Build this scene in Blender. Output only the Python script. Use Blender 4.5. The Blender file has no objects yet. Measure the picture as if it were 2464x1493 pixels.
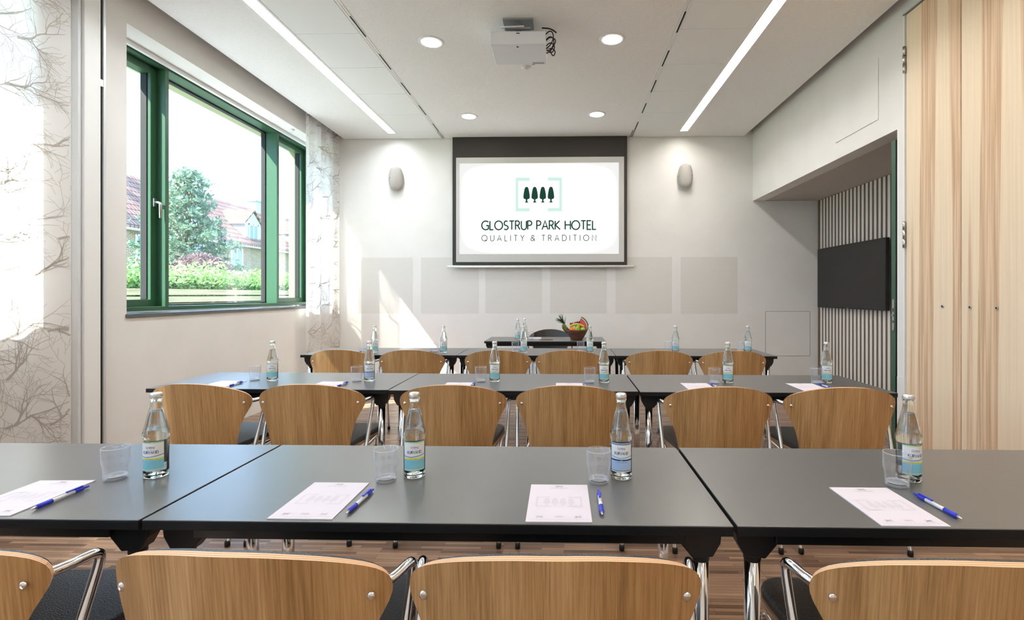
import bpy, math, random
from mathutils import Vector, Matrix
R = math.radians
PI = math.pi
random.seed(7)
S = bpy.context.scene
COL = S.collection

# ------------------------------------------------------------------ camera
TH = math.atan(0.024)
FPX = 1200.0
cam = bpy.data.cameras.new('camera')
cam.sensor_fit = 'HORIZONTAL'; cam.sensor_width = 36.0
cam.lens = 36.0 * FPX / 2464.0
cam.shift_x = -((1357 - FPX * 0.024) - 1232.0) / 2464.0
cam.shift_y = (709 - 746.5) / 2464.0
cam.clip_start = 0.05; cam.clip_end = 300
camo = bpy.data.objects.new('camera', cam); COL.objects.link(camo)
camo.location = (0, 0, 1.26); camo.rotation_euler = (R(90), 0, TH)
S.camera = camo

# ------------------------------------------------------------------ world, sun, exposure
w = bpy.data.worlds.new('sky'); S.world = w; w.use_nodes = True
nt = w.node_tree; nt.nodes.clear()
wo = nt.nodes.new('ShaderNodeOutputWorld'); bg = nt.nodes.new('ShaderNodeBackground')
tc = nt.nodes.new('ShaderNodeTexCoord'); sp = nt.nodes.new('ShaderNodeSeparateXYZ')
cr = nt.nodes.new('ShaderNodeValToRGB')
cr.color_ramp.elements[0].position = 0.0; cr.color_ramp.elements[0].color = (0.47, 0.71, 1.0, 1)
cr.color_ramp.elements[1].position = 0.75; cr.color_ramp.elements[1].color = (0.32, 0.57, 1.0, 1)
nt.links.new(tc.outputs['Generated'], sp.inputs[0]); nt.links.new(sp.outputs['Z'], cr.inputs[0])
nt.links.new(cr.outputs[0], bg.inputs['Color']); nt.links.new(bg.outputs[0], wo.inputs[0])
bg.inputs['Strength'].default_value = 3.3

sun = bpy.data.lights.new('sun', 'SUN'); sun.energy = 15; sun.angle = R(0.6); sun.color = (1.0, 0.95, 0.87)
suno = bpy.data.objects.new('sun', sun); COL.objects.link(suno)
suno.rotation_euler = Vector((0.87, 1.0, -1.19)).to_track_quat('-Z', 'Y').to_euler()
suno.location = (-20, -20, 30)

S.view_settings.view_transform = 'Standard'; S.view_settings.look = 'None'
S.view_settings.exposure = 0.75; S.view_settings.gamma = 1.0
S.view_settings.use_curve_mapping = False
cy = S.cycles
cy.max_bounces = 12; cy.diffuse_bounces = 5; cy.glossy_bounces = 5; cy.transmission_bounces = 12
cy.transparent_max_bounces = 24; cy.caustics_reflective = False; cy.caustics_refractive = True
cy.sample_clamp_indirect = 6.0; cy.use_denoising = True; cy.blur_glossy = 1.0

# ------------------------------------------------------------------ materials
def srgb(r, g, b):
    f = lambda c: ((c / 255) / 12.92) if c / 255 <= 0.04045 else (((c / 255) + 0.055) / 1.055) ** 2.4
    return (f(r), f(g), f(b), 1)
def mat(name, col, rough=0.6, metal=0.0, spec=0.5, emis=None, es=0.0, trans=0.0, ior=1.45, coat=0.0):
    m = bpy.data.materials.new(name); m.use_nodes = True
    b = m.node_tree.nodes['Principled BSDF']
    if len(col) == 3: col = (*col, 1)
    b.inputs['Base Color'].default_value = col
    b.inputs['Roughness'].default_value = rough; b.inputs['Metallic'].default_value = metal
    b.inputs['Specular IOR Level'].default_value = spec
    b.inputs['Transmission Weight'].default_value = trans; b.inputs['IOR'].default_value = ior
    b.inputs['Coat Weight'].default_value = coat
    if emis: b.inputs['Emission Color'].default_value = (*emis, 1); b.inputs['Emission Strength'].default_value = es
    return m
def nodes(m):
    t = m.node_tree
    return t, t.nodes['Principled BSDF'], t.nodes.new, t.links.new
def noise_var(m, c1, c2, scale=(1, 1, 1), nscale=5, detail=4, lo=0.3, hi=0.7, bump=0.0, bscale=None, coord='Object'):
    t, b, N, L = nodes(m)
    tc = N('ShaderNodeTexCoord'); mp = N('ShaderNodeMapping'); mp.inputs['Scale'].default_value = scale
    n = N('ShaderNodeTexNoise'); n.inputs['Scale'].default_value = nscale; n.inputs['Detail'].default_value = detail
    r = N('ShaderNodeValToRGB')
    r.color_ramp.elements[0].position = lo; r.color_ramp.elements[0].color = c1
    r.color_ramp.elements[1].position = hi; r.color_ramp.elements[1].color = c2
    L(tc.outputs[coord], mp.inputs[0]); L(mp.outputs[0], n.inputs['Vector']); L(n.outputs[0], r.inputs[0]); L(r.outputs[0], b.inputs['Base Color'])
    if bump:
        n2 = N('ShaderNodeTexNoise'); n2.inputs['Scale'].default_value = bscale or nscale; n2.inputs['Detail'].default_value = 2
        L(tc.outputs[coord], n2.inputs['Vector'])
        bp = N('ShaderNodeBump'); bp.inputs['Strength'].default_value = bump; bp.inputs['Distance'].default_value = 0.01
        L(n2.outputs[0], bp.inputs['Height']); L(bp.outputs[0], b.inputs['Normal'])
    return m
M = {}
M['wall'] = noise_var(mat('wall_paint', srgb(232, 229, 223), 0.85, spec=0.25), srgb(233, 231, 227), srgb(238, 236, 233), nscale=3, bump=0.04, bscale=220)
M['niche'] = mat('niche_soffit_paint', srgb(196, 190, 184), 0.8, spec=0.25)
M['ceil'] = noise_var(mat('ceiling_plaster', srgb(228, 226, 222), 0.9, spec=0.2), srgb(238, 237, 235), srgb(244, 243, 241), nscale=60, bump=0.25, bscale=90)
M['tile'] = mat('ceiling_tile', srgb(242, 244, 243), 0.75, spec=0.3)
M['white'] = mat('white_lacquer', srgb(238, 238, 236), 0.35)
M['whitem'] = mat('white_trim', srgb(226, 228, 230), 0.5)
M['patch'] = mat('textured_wallpaper', srgb(214, 211, 205), 0.9, spec=0.15)
def weave(m, c1, c2, s):
    t, b, N, L = nodes(m)
    tc = N('ShaderNodeTexCoord'); v = N('ShaderNodeTexBrick')
    v.inputs['Scale'].default_value = s; v.inputs['Color1'].default_value = c1; v.inputs['Color2'].default_value = c1; v.inputs['Mortar'].default_value = c2
    v.inputs['Mortar Size'].default_value = 0.03; v.inputs['Brick Width'].default_value = 0.3; v.inputs['Row Height'].default_value = 0.2
    mp = N('ShaderNodeMapping'); mp.inputs['Rotation'].default_value = (R(90), 0, 0)
    L(tc.outputs['Object'], mp.inputs[0]); L(mp.outputs[0], v.inputs['Vector']); L(v.outputs[0], b.inputs['Base Color'])
weave(M['patch'], srgb(228, 225, 220), srgb(218, 215, 209), 14)
M['black'] = mat('black_metal', (0.012, 0.012, 0.013), 0.4)
M['edge'] = mat('black_edge', (0.008, 0.008, 0.009), 0.55, spec=0.3)
M['rubber'] = mat('black_rubber', (0.012, 0.012, 0.012), 0.7)
M['chrome'] = mat('chrome', (0.78, 0.78, 0.8), 0.08, 1.0)
M['steel'] = mat('brushed_steel', (0.55, 0.54, 0.52), 0.3, 1.0)
M['alu'] = mat('aluminium', (0.75, 0.76, 0.77), 0.35, 0.6)
M['green'] = mat('green_frame_paint', srgb(50, 88, 62), 0.35)
M['green2'] = mat('pale_green_outer_reveal', srgb(136, 144, 104), 0.6)
M['dgreen'] = mat('dark_green_door_paint', srgb(24, 48, 38), 0.4)
M['dgreen2'] = mat('green_door_edge', srgb(58, 92, 74), 0.4)
M['sill'] = mat('dark_sill_stone', srgb(92, 96, 98), 0.25)
M['top'] = noise_var(mat('grey_laminate', (0.11, 0.105, 0.1), 0.29, spec=0.95), (0.112, 0.108, 0.106, 1), (0.118, 0.114, 0.111, 1), nscale=14)
M['leather'] = mat('black_leather', (0.012, 0.013, 0.016), 0.42, spec=0.6)
noise_var(M['leather'], (0.011, 0.012, 0.015, 1), (0.016, 0.017, 0.02, 1), nscale=30, bump=0.3, bscale=260)
M['leather'].node_tree.nodes['Principled BSDF'].inputs['Roughness'].default_value = 0.34
M['leather'].node_tree.nodes['Principled BSDF'].inputs['Specular IOR Level'].default_value = 1.0
M['screenblack'] = mat('screen_masking', srgb(58, 54, 52), 0.7)
M['tv'] = mat('tv_glass', (0.012, 0.011, 0.011), 0.22)
M['tvb'] = mat('tv_bezel', (0.01, 0.01, 0.01), 0.4)
M['proj'] = mat('projector_plastic', srgb(226, 230, 235), 0.5)
M['greyplate'] = mat('grey_plate', srgb(150, 155, 158), 0.45, 0.4)
M['spk'] = mat('speaker_plastic', srgb(205, 203, 199), 0.5)
M['grille'] = mat('speaker_grille', srgb(170, 166, 160), 0.7)
M['paper'] = mat('paper', srgb(218, 211, 221), 0.8, spec=0.2)
M['print'] = mat('grey_print', srgb(150, 150, 155), 0.8)
M['printl'] = mat('pale_print', srgb(207, 201, 211), 0.8)
M['blue'] = mat('blue_plastic', (0.02, 0.035, 0.55), 0.35)
M['clearp'] = mat('clear_plastic', (0.75, 0.78, 0.85), 0.15, spec=0.6)
M['silver'] = mat('silver_tip', (0.8, 0.8, 0.82), 0.25, 0.8)
M['cap'] = mat('bottle_cap_metal', (0.7, 0.7, 0.7), 0.3, 0.8)
M['lab_w'] = mat('label_white', srgb(232, 236, 240), 0.5)
M['lab_b'] = mat('label_light_blue', srgb(128, 196, 222), 0.5)
M['lab_p'] = mat('label_pale_blue', srgb(168, 196, 232), 0.5)
M['lab_y'] = mat('label_yellow', srgb(236, 226, 84), 0.5)
M['lab_n'] = mat('label_navy', srgb(30, 44, 120), 0.5)
M['lab_g'] = mat('label_green_text', srgb(140, 205, 205), 0.5)
M['lab_back'] = mat('label_back', srgb(185, 215, 205), 0.6)
M['felt'] = mat('brown_felt', srgb(112, 96, 82), 0.95, spec=0.1)
M['slat'] = mat('white_slat', srgb(232, 228, 220), 0.55)
M['line'] = mat('hatch_joint', srgb(150, 146, 140), 0.8)

def glassmat(name, tint=(1, 1, 1), ior=1.45, rough=0.0, thin=True):
    m = bpy.data.materials.new(name); m.use_nodes = True
    t = m.node_tree; t.nodes.clear(); N = t.nodes.new; L = t.links.new
    o = N('ShaderNodeOutputMaterial')
    if thin:
        mx = N('ShaderNodeMixShader'); f = N('ShaderNodeFresnel'); f.inputs['IOR'].default_value = ior
        a = N('ShaderNodeBsdfTransparent'); a.inputs[0].default_value = (*tint, 1)
        g = N('ShaderNodeBsdfGlossy'); g.inputs['Roughness'].default_value = rough
        # the inside of a thin wall reflects as much as its outside
        ge = N('ShaderNodeNewGeometry'); ml = N('ShaderNodeMath'); ml.operation = 'MULTIPLY_ADD'
        ml.inputs[1].default_value = 1 / ior - ior; ml.inputs[2].default_value = ior
        L(ge.outputs['Backfacing'], ml.inputs[0]); L(ml.outputs[0], f.inputs['IOR'])
        L(f.outputs[0], mx.inputs[0]); L(a.outputs[0], mx.inputs[1]); L(g.outputs[0], mx.inputs[2]); L(mx.outputs[0], o.inputs[0])
    else:
        g = N('ShaderNodeBsdfGlass'); g.inputs[0].default_value = (*tint, 1); g.inputs['IOR'].default_value = ior; g.inputs['Roughness'].default_value = rough
        L(g.outputs[0], o.inputs[0])
    return m
M['pane'] = glassmat('window_glass', (0.97, 0.99, 0.98), 1.5)
def tumbler():
    m = bpy.data.materials.new('tumbler_glass'); m.use_nodes = True
    t = m.node_tree; t.nodes.clear(); N = t.nodes.new; L = t.links.new
    o = N('ShaderNodeOutputMaterial'); lw = N('ShaderNodeLayerWeight'); lw.inputs['Blend'].default_value = 0.5
    def ramp(p, k, c):
        a = N('ShaderNodeMath'); a.operation = 'POWER'; L(lw.outputs['Facing'], a.inputs[0]); a.inputs[1].default_value = p
        b = N('ShaderNodeMath'); b.operation = 'MULTIPLY_ADD'; L(a.outputs[0], b.inputs[0]); b.inputs[1].default_value = k; b.inputs[2].default_value = c; return b.outputs[0]
    tr = N('ShaderNodeBsdfTransparent'); tr.inputs[0].default_value = (0.985, 0.988, 1.0, 1)
    df = N('ShaderNodeBsdfDiffuse'); df.inputs[0].default_value = (0.93, 0.95, 1.0, 1)  # white edges painted in for reflections of the bright room
    gl_ = N('ShaderNodeBsdfGlossy'); gl_.inputs['Roughness'].default_value = 0.02
    m1 = N('ShaderNodeMixShader'); m2 = N('ShaderNodeMixShader')
    L(ramp(4, 0.55, 0.012), m1.inputs[0]); L(tr.outputs[0], m1.inputs[1]); L(df.outputs[0], m1.inputs[2])
    L(ramp(4, 0.5, 0.04), m2.inputs[0]); L(m1.outputs[0], m2.inputs[1]); L(gl_.outputs[0], m2.inputs[2]); L(m2.outputs[0], o.inputs[0]); return m
M['tumbler'] = tumbler()
def edge_glass():
    m = bpy.data.materials.new('tumbler_edge_highlight'); m.use_nodes = True; t = m.node_tree; b = t.nodes['Principled BSDF']
    b.inputs['Base Color'].default_value = (0.8, 0.85, 0.92, 1); b.inputs['Roughness'].default_value = 0.05; b.inputs['Alpha'].default_value = 0.42; b.inputs['Specular IOR Level'].default_value = 1.0; return m  # whiter rim and base: bright glass edges put into the colour
M['tumbler_edge'] = edge_glass()
M['glass'] = glassmat('bottle_glass', (0.985, 0.998, 0.99), 1.45, thin=False)
M['water'] = glassmat('mineral_water', (0.985, 0.995, 1.0), 1.33, thin=False)

def emit(name, col, s):
    m = bpy.data.materials.new(name); m.use_nodes = True
    t = m.node_tree; t.nodes.clear(); o = t.nodes.new('ShaderNodeOutputMaterial'); e = t.nodes.new('ShaderNodeEmission')
    e.inputs[0].default_value = (*col, 1); e.inputs[1].default_value = s; t.links.new(e.outputs[0], o.inputs[0]); return m
M['strip_cool'] = emit('cool_strip_light', (0.92, 0.97, 1.0), 27.0)
M['strip_warm'] = emit('warm_strip_light', (1.0, 0.95, 0.89), 23.0)
M['down'] = emit('downlight_lamp', (1.0, 0.96, 0.92), 52.0)

# projected slide: white with corner fall-off that belongs to the slide artwork
def slide():
    m = bpy.data.materials.new('projected_slide'); m.use_nodes = True
    t = m.node_tree; t.nodes.clear(); N = t.nodes.new; L = t.links.new
    o = N('ShaderNodeOutputMaterial'); e = N('ShaderNodeEmission'); tc = N('ShaderNodeTexCoord'); sx = N('ShaderNodeSeparateXYZ')
    def mt(op, a, b=None):
        n = N('ShaderNodeMath'); n.operation = op
        for i, v in enumerate((a, b)):
            if v is None: continue
            if isinstance(v, (int, float)): n.inputs[i].default_value = v
            else: L(v, n.inputs[i])
        return n.outputs[0]
    L(tc.outputs['Generated'], sx.inputs[0])
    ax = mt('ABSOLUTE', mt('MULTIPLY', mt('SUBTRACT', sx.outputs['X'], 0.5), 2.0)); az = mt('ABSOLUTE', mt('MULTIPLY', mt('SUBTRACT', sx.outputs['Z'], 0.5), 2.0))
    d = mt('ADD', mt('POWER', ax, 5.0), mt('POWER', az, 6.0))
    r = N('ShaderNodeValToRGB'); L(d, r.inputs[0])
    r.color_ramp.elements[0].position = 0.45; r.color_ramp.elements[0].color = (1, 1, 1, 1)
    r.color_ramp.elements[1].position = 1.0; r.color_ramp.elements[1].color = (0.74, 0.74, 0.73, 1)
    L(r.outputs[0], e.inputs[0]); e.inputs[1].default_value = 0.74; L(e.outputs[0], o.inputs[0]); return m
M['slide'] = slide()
M['s_mint'] = emit('slide_mint', srgb(196, 225, 215)[:3], 0.707)
M['s_dark'] = emit('slide_dark_green', srgb(28, 66, 54)[:3], 0.707)
M['s_mat'] = mat('screen_fabric', srgb(206, 205, 201), 0.9, spec=0.1)

def wood_oak():
    m = mat('oak_veneer', (0.3, 0.17, 0.08), 0.42, spec=0.4)
    t, b, N, L = nodes(m)
    tc = N('ShaderNodeTexCoord'); oi = N('ShaderNodeObjectInfo'); ad = N('ShaderNodeVectorMath'); ad.operation = 'ADD'
    cm = N('ShaderNodeCombineXYZ'); mu = N('ShaderNodeMath'); mu.operation = 'MULTIPLY'; mu.inputs[1].default_value = 37
    L(oi.outputs['Random'], mu.inputs[0]); L(mu.outputs[0], cm.inputs[0]); L(mu.outputs[0], cm.inputs[2])
    L(tc.outputs['Object'], ad.inputs[0]); L(cm.outputs[0], ad.inputs[1])
    mp = N('ShaderNodeMapping'); mp.inputs['Scale'].default_value = (230, 20, 5.0); L(ad.outputs[0], mp.inputs[0])
    n = N('ShaderNodeTexNoise'); n.inputs['Scale'].default_value = 1.0; n.inputs['Detail'].default_value = 5; n.inputs['Roughness'].default_value = 0.65; L(mp.outputs[0], n.inputs['Vector'])
    mp2 = N('ShaderNodeMapping'); mp2.inputs['Scale'].default_value = (16, 5, 1.0); L(ad.outputs[0], mp2.inputs[0])
    n2 = N('ShaderNodeTexNoise'); n2.inputs['Scale'].default_value = 1.0; n2.inputs['Detail'].default_value = 3; L(mp2.outputs[0], n2.inputs['Vector'])
    mx = N('ShaderNodeMath'); mx.operation = 'MULTIPLY_ADD'; mx.inputs[1].default_value = 0.6; L(n.outputs[0], mx.inputs[0])
    m3 = N('ShaderNodeMath'); m3.operation = 'MULTIPLY'; m3.inputs[1].default_value = 0.4; L(n2.outputs[0], m3.inputs[0]); L(m3.outputs[0], mx.inputs[2])
    r = N('ShaderNodeValToRGB'); L(mx.outputs[0], r.inputs[0])
    r.color_ramp.elements[0].position = 0.34; r.color_ramp.elements[0].color = srgb(132, 98, 62)
    r.color_ramp.elements[1].position = 0.64; r.color_ramp.elements[1].color = srgb(194, 158, 112)
    e = r.color_ramp.elements.new(0.48); e.color = srgb(168, 130, 86)
    L(r.outputs[0], b.inputs['Base Color'])
    return m
M['oak'] = wood_oak()
M['ply_l'] = mat('ply_light', srgb(236, 196, 158), 0.5)
M['ply_d'] = mat('ply_dark', srgb(206, 156, 112), 0.5)

def wood_panel():
    m = mat('ash_panel', (0.6, 0.45, 0.3), 0.45, spec=0.35)
    t, b, N, L = nodes(m)
    tc = N('ShaderNodeTexCoord')
    mp = N('ShaderNodeMapping'); mp.inputs['Scale'].default_value = (1, 5.4, 0.085); L(tc.outputs['Object'], mp.inputs[0])
    n = N('ShaderNodeTexNoise'); n.inputs['Scale'].default_value = 1.0; n.inputs['Detail'].default_value = 1.0; n.inputs['Roughness'].default_value = 0.3; n.inputs['Distortion'].default_value = 0.1; L(mp.outputs[0], n.inputs['Vector'])
    st = N('ShaderNodeValToRGB'); st.color_ramp.elements[0].position = 0.512; st.color_ramp.elements[0].color = (0, 0, 0, 1); st.color_ramp.elements[1].position = 0.527; st.color_ramp.elements[1].color = (1, 1, 1, 1); L(n.outputs[0], st.inputs[0])
    mp2 = N('ShaderNodeMapping'); mp2.inputs['Scale'].default_value = (1, 62, 1.1); L(tc.outputs['Object'], mp2.inputs[0])
    g = N('ShaderNodeTexNoise'); g.inputs['Scale'].default_value = 1.0; g.inputs['Detail'].default_value = 5; g.inputs['Distortion'].default_value = 0.5; L(mp2.outputs[0], g.inputs['Vector'])
    r1 = N('ShaderNodeValToRGB'); L(g.outputs[0], r1.inputs[0])
    r1.color_ramp.elements[0].position = 0.36; r1.color_ramp.elements[0].color = srgb(198, 164, 130)
    r1.color_ramp.elements[1].position = 0.62; r1.color_ramp.elements[1].color = srgb(232, 204, 172)
    r2 = N('ShaderNodeValToRGB'); L(g.outputs[0], r2.inputs[0])
    r2.color_ramp.elements[0].position = 0.3; r2.color_ramp.elements[0].color = srgb(234, 213, 184)
    r2.color_ramp.elements[1].position = 0.6; r2.color_ramp.elements[1].color = srgb(242, 222, 194)
    mx = N('ShaderNodeMix'); mx.data_type = 'RGBA'; L(st.outputs[0], mx.inputs[0]); L(r1.outputs[0], mx.inputs[6]); L(r2.outputs[0], mx.inputs[7])
    L(mx.outputs[2], b.inputs['Base Color']); return m
M['ash'] = wood_panel()

def parquet():
    m = mat('parquet', (0.2, 0.12, 0.08), 0.32, spec=0.5)
    t, b, N, L = nodes(m)
    tc = N('ShaderNodeTexCoord'); br = N('ShaderNodeTexBrick')
    br.inputs['Scale'].default_value = 1.0; br.inputs['Brick Width'].default_value = 0.30; br.inputs['Row Height'].default_value = 0.021
    br.inputs['Mortar Size'].default_value = 0.0006; br.inputs['Bias'].default_value = 0.0; br.offset = 0.37; br.offset_frequency = 3
    br.inputs['Color1'].default_value = srgb(98, 72, 56); br.inputs['Color2'].default_value = srgb(172, 138, 112); br.inputs['Mortar'].default_value = srgb(60, 42, 32)
    L(tc.outputs['Object'], br.inputs['Vector'])
    mp = N('ShaderNodeMapping'); mp.inputs['Scale'].default_value = (6, 120, 1); L(tc.outputs['Object'], mp.inputs[0])
    n = N('ShaderNodeTexNoise'); n.inputs['Scale'].default_value = 1.0; n.inputs['Detail'].default_value = 4; L(mp.outputs[0], n.inputs['Vector'])
    mx = N('ShaderNodeMix'); mx.data_type = 'RGBA'; mx.blend_type = 'OVERLAY'; mx.inputs[0].default_value = 0.45
    L(br.outputs[0], mx.inputs[6]); L(n.outputs[0], mx.inputs[7]); L(mx.outputs[2], b.inputs['Base Color']); return m
M['floor'] = parquet()

def sheer(name, col, tcol, tw, opac):
    m = bpy.data.materials.new(name); m.use_nodes = True
    t = m.node_tree; t.nodes.clear(); N = t.nodes.new; L = t.links.new
    o = N('ShaderNodeOutputMaterial'); d = N('ShaderNodeBsdfDiffuse'); d.inputs[0].default_value = col
    tr = N('ShaderNodeBsdfTranslucent'); tr.inputs[0].default_value = tcol
    a = N('ShaderNodeMixShader'); a.inputs[0].default_value = tw; L(d.outputs[0], a.inputs[1]); L(tr.outputs[0], a.inputs[2])
    tp = N('ShaderNodeBsdfTransparent'); b = N('ShaderNodeMixShader'); b.inputs[0].default_value = opac
    L(tp.outputs[0], b.inputs[1]); L(a.outputs[0], b.inputs[2]); L(b.outputs[0], o.inputs[0]); return m
M['sheer'] = sheer('sheer_curtain', (0.82, 0.80, 0.78, 1), (0.9, 0.9, 0.9, 1), 0.45, 0.86)
M['branch'] = sheer('curtain_branch_print', srgb(186, 178, 170), srgb(205, 200, 194), 0.4, 0.92)

# ------------------------------------------------------------------ mesh helpers
class MB:
    def __init__(s): s.v = []; s.f = []; s.m = []; s.mats = []; s.sm = []
    def mi(s, k):
        k = M[k] if isinstance(k, str) else k
        if k not in s.mats: s.mats.append(k)
        return s.mats.index(k)
    def add(s, vs, fs, k, smooth=False):
        o = len(s.v); i = s.mi(k)
        s.v += [tuple(p) for p in vs]
        for f in fs: s.f.append(tuple(o + a for a in f)); s.m.append(i); s.sm.append(smooth)
        return s
    def box(s, x0, x1, y0, y1, z0, z1, k):
        v = [(x, y, z) for x in (x0, x1) for y in (y0, y1) for z in (z0, z1)]
        return s.add(v, [(0, 1, 3, 2), (4, 6, 7, 5), (0, 4, 5, 1), (2, 3, 7, 6), (0, 2, 6, 4), (1, 5, 7, 3)], k)
    def prism(s, pts, axis, a0, a1, k):
        # pts 2D polygon; axis 'x','y','z' extruded from a0 to a1
        def P(p, a): return {'x': (a, p[0], p[1]), 'y': (p[0], a, p[1]), 'z': (p[0], p[1], a)}[axis]
        n = len(pts); v = [P(p, a0) for p in pts] + [P(p, a1) for p in pts]
        fs = [tuple(range(n))[::-1], tuple(range(n, 2 * n))] + [(i, (i + 1) % n, n + (i + 1) % n, n + i) for i in range(n)]
        return s.add(v, fs, k)
    def lathe(s, prof, k, n=32, c=(0, 0, 0), smooth=True, sy=1.0):
        v = []; fs = []
        for (r, z) in prof:
            for i in range(n):
                a = 2 * PI * i / n; v.append((c[0] + r * math.cos(a), c[1] + sy * r * math.sin(a), c[2] + z))
        for j in range(len(prof) - 1):
            for i in range(n):
                i2 = (i + 1) % n; fs.append((j * n + i, j * n + i2, (j + 1) * n + i2, (j + 1) * n + i))
        if prof[0][0] > 1e-5: fs.append(tuple(range(n))[::-1])
        if prof[-1][0] > 1e-5: fs.append(tuple((len(prof) - 1) * n + i for i in range(n)))
        return s.add(v, fs, k, smooth)
    def tube(s, pts, r, k, n=10, caps=True):
        pts = [Vector(p) for p in pts]; rs = r if isinstance(r, (list, tuple)) else [r] * len(pts)
        v = []; fs = []; prev = None
        for i, p in enumerate(pts):
            t = (pts[min(i + 1, len(pts) - 1)] - pts[max(i - 1, 0)]).normalized()
            if prev is None:
                up = Vector((0, 0, 1)) if abs(t.z) < 0.9 else Vector((1, 0, 0)); a = t.cross(up).normalized()
            else: a = (prev - t * prev.dot(t)).normalized()
            prev = a; b = t.cross(a)
            for j in range(n):
                q = 2 * PI * j / n; v.append(p + (a * math.cos(q) + b * math.sin(q)) * rs[i])
        for i in range(len(pts) - 1):
            for j in range(n):
                j2 = (j + 1) % n; fs.append((i * n + j, i * n + j2, (i + 1) * n + j2, (i + 1) * n + j))
        s.add(v, fs, k, True)
        if caps:
            o = len(s.v) - len(v); i_ = s.mi(k)
            s.f.append(tuple(o + j for j in range(n))[::-1]); s.m.append(i_); s.sm.append(False)
            s.f.append(tuple(o + (len(pts) - 1) * n + j for j in range(n))); s.m.append(i_); s.sm.append(False)
        return s
    def ball(s, c, r, k, n=14, m=8, sc=(1, 1, 1)):
        prof = [(max(1e-6, math.sin(PI * j / m)) * r, -math.cos(PI * j / m) * r * sc[2]) for j in range(m + 1)]
        v = []; fs = []
        for (rr, z) in prof:
            for i in range(n):
                a = 2 * PI * i / n; v.append((c[0] + rr * sc[0] * math.cos(a), c[1] + rr * sc[1] * math.sin(a), c[2] + z))
        for j in range(m):
            for i in range(n):
                i2 = (i + 1) % n; fs.append((j * n + i, j * n + i2, (j + 1) * n + i2, (j + 1) * n + i))
        return s.add(v, fs, k, True)
    def xf(s, mtx):
        s.v = [tuple(mtx @ Vector(p)) for p in s.v]; return s
    def build(s, name, parent=None, bevel=0, loc=None, rot=None, seg=2):
        me = bpy.data.meshes.new(name); me.from_pydata(s.v, [], s.f)
        for m in s.mats: me.materials.append(m)
        me.polygons.foreach_set('material_index', s.m); me.polygons.foreach_set('use_smooth', s.sm)
        me.validate(); me.update()
        o = bpy.data.objects.new(name, me); COL.objects.link(o)
        if parent: o.parent = parent
        if loc: o.location = loc
        if rot: o.rotation_euler = rot
        if bevel:
            b = o.modifiers.new('bevel', 'BEVEL'); b.width = bevel; b.segments = seg; b.limit_method = 'ANGLE'; b.angle_limit = R(40)
        return o
def empty(name, loc=(0, 0, 0), rz=0):
    o = bpy.data.objects.new(name, None); COL.objects.link(o); o.location = loc; o.rotation_euler = (0, 0, rz); o.empty_display_size = 0.1; return o
def tag(o, label=None, cat=None, group=None, kind=None):
    if label: o['label'] = label
    if cat: o['category'] = cat
    if group: o['group'] = group
    if kind: o['kind'] = kind
    return o
KIDS = {}
def children(o): return [c for c in bpy.data.objects if c.parent == o]
def copy_tree(o, parent=None):
    if o.name not in KIDS: KIDS[o.name] = children(o)
    c = o.copy(); COL.objects.link(c)
    if parent: c.parent = parent
    KIDS[c.name] = []
    for ch in KIDS[o.name]: KIDS[c.name].append(copy_tree(ch, c))
    return c
def struct(o): o['kind'] = 'structure'; return o
ORD = ['first', 'second', 'third', 'fourth', 'fifth', 'sixth']

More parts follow.
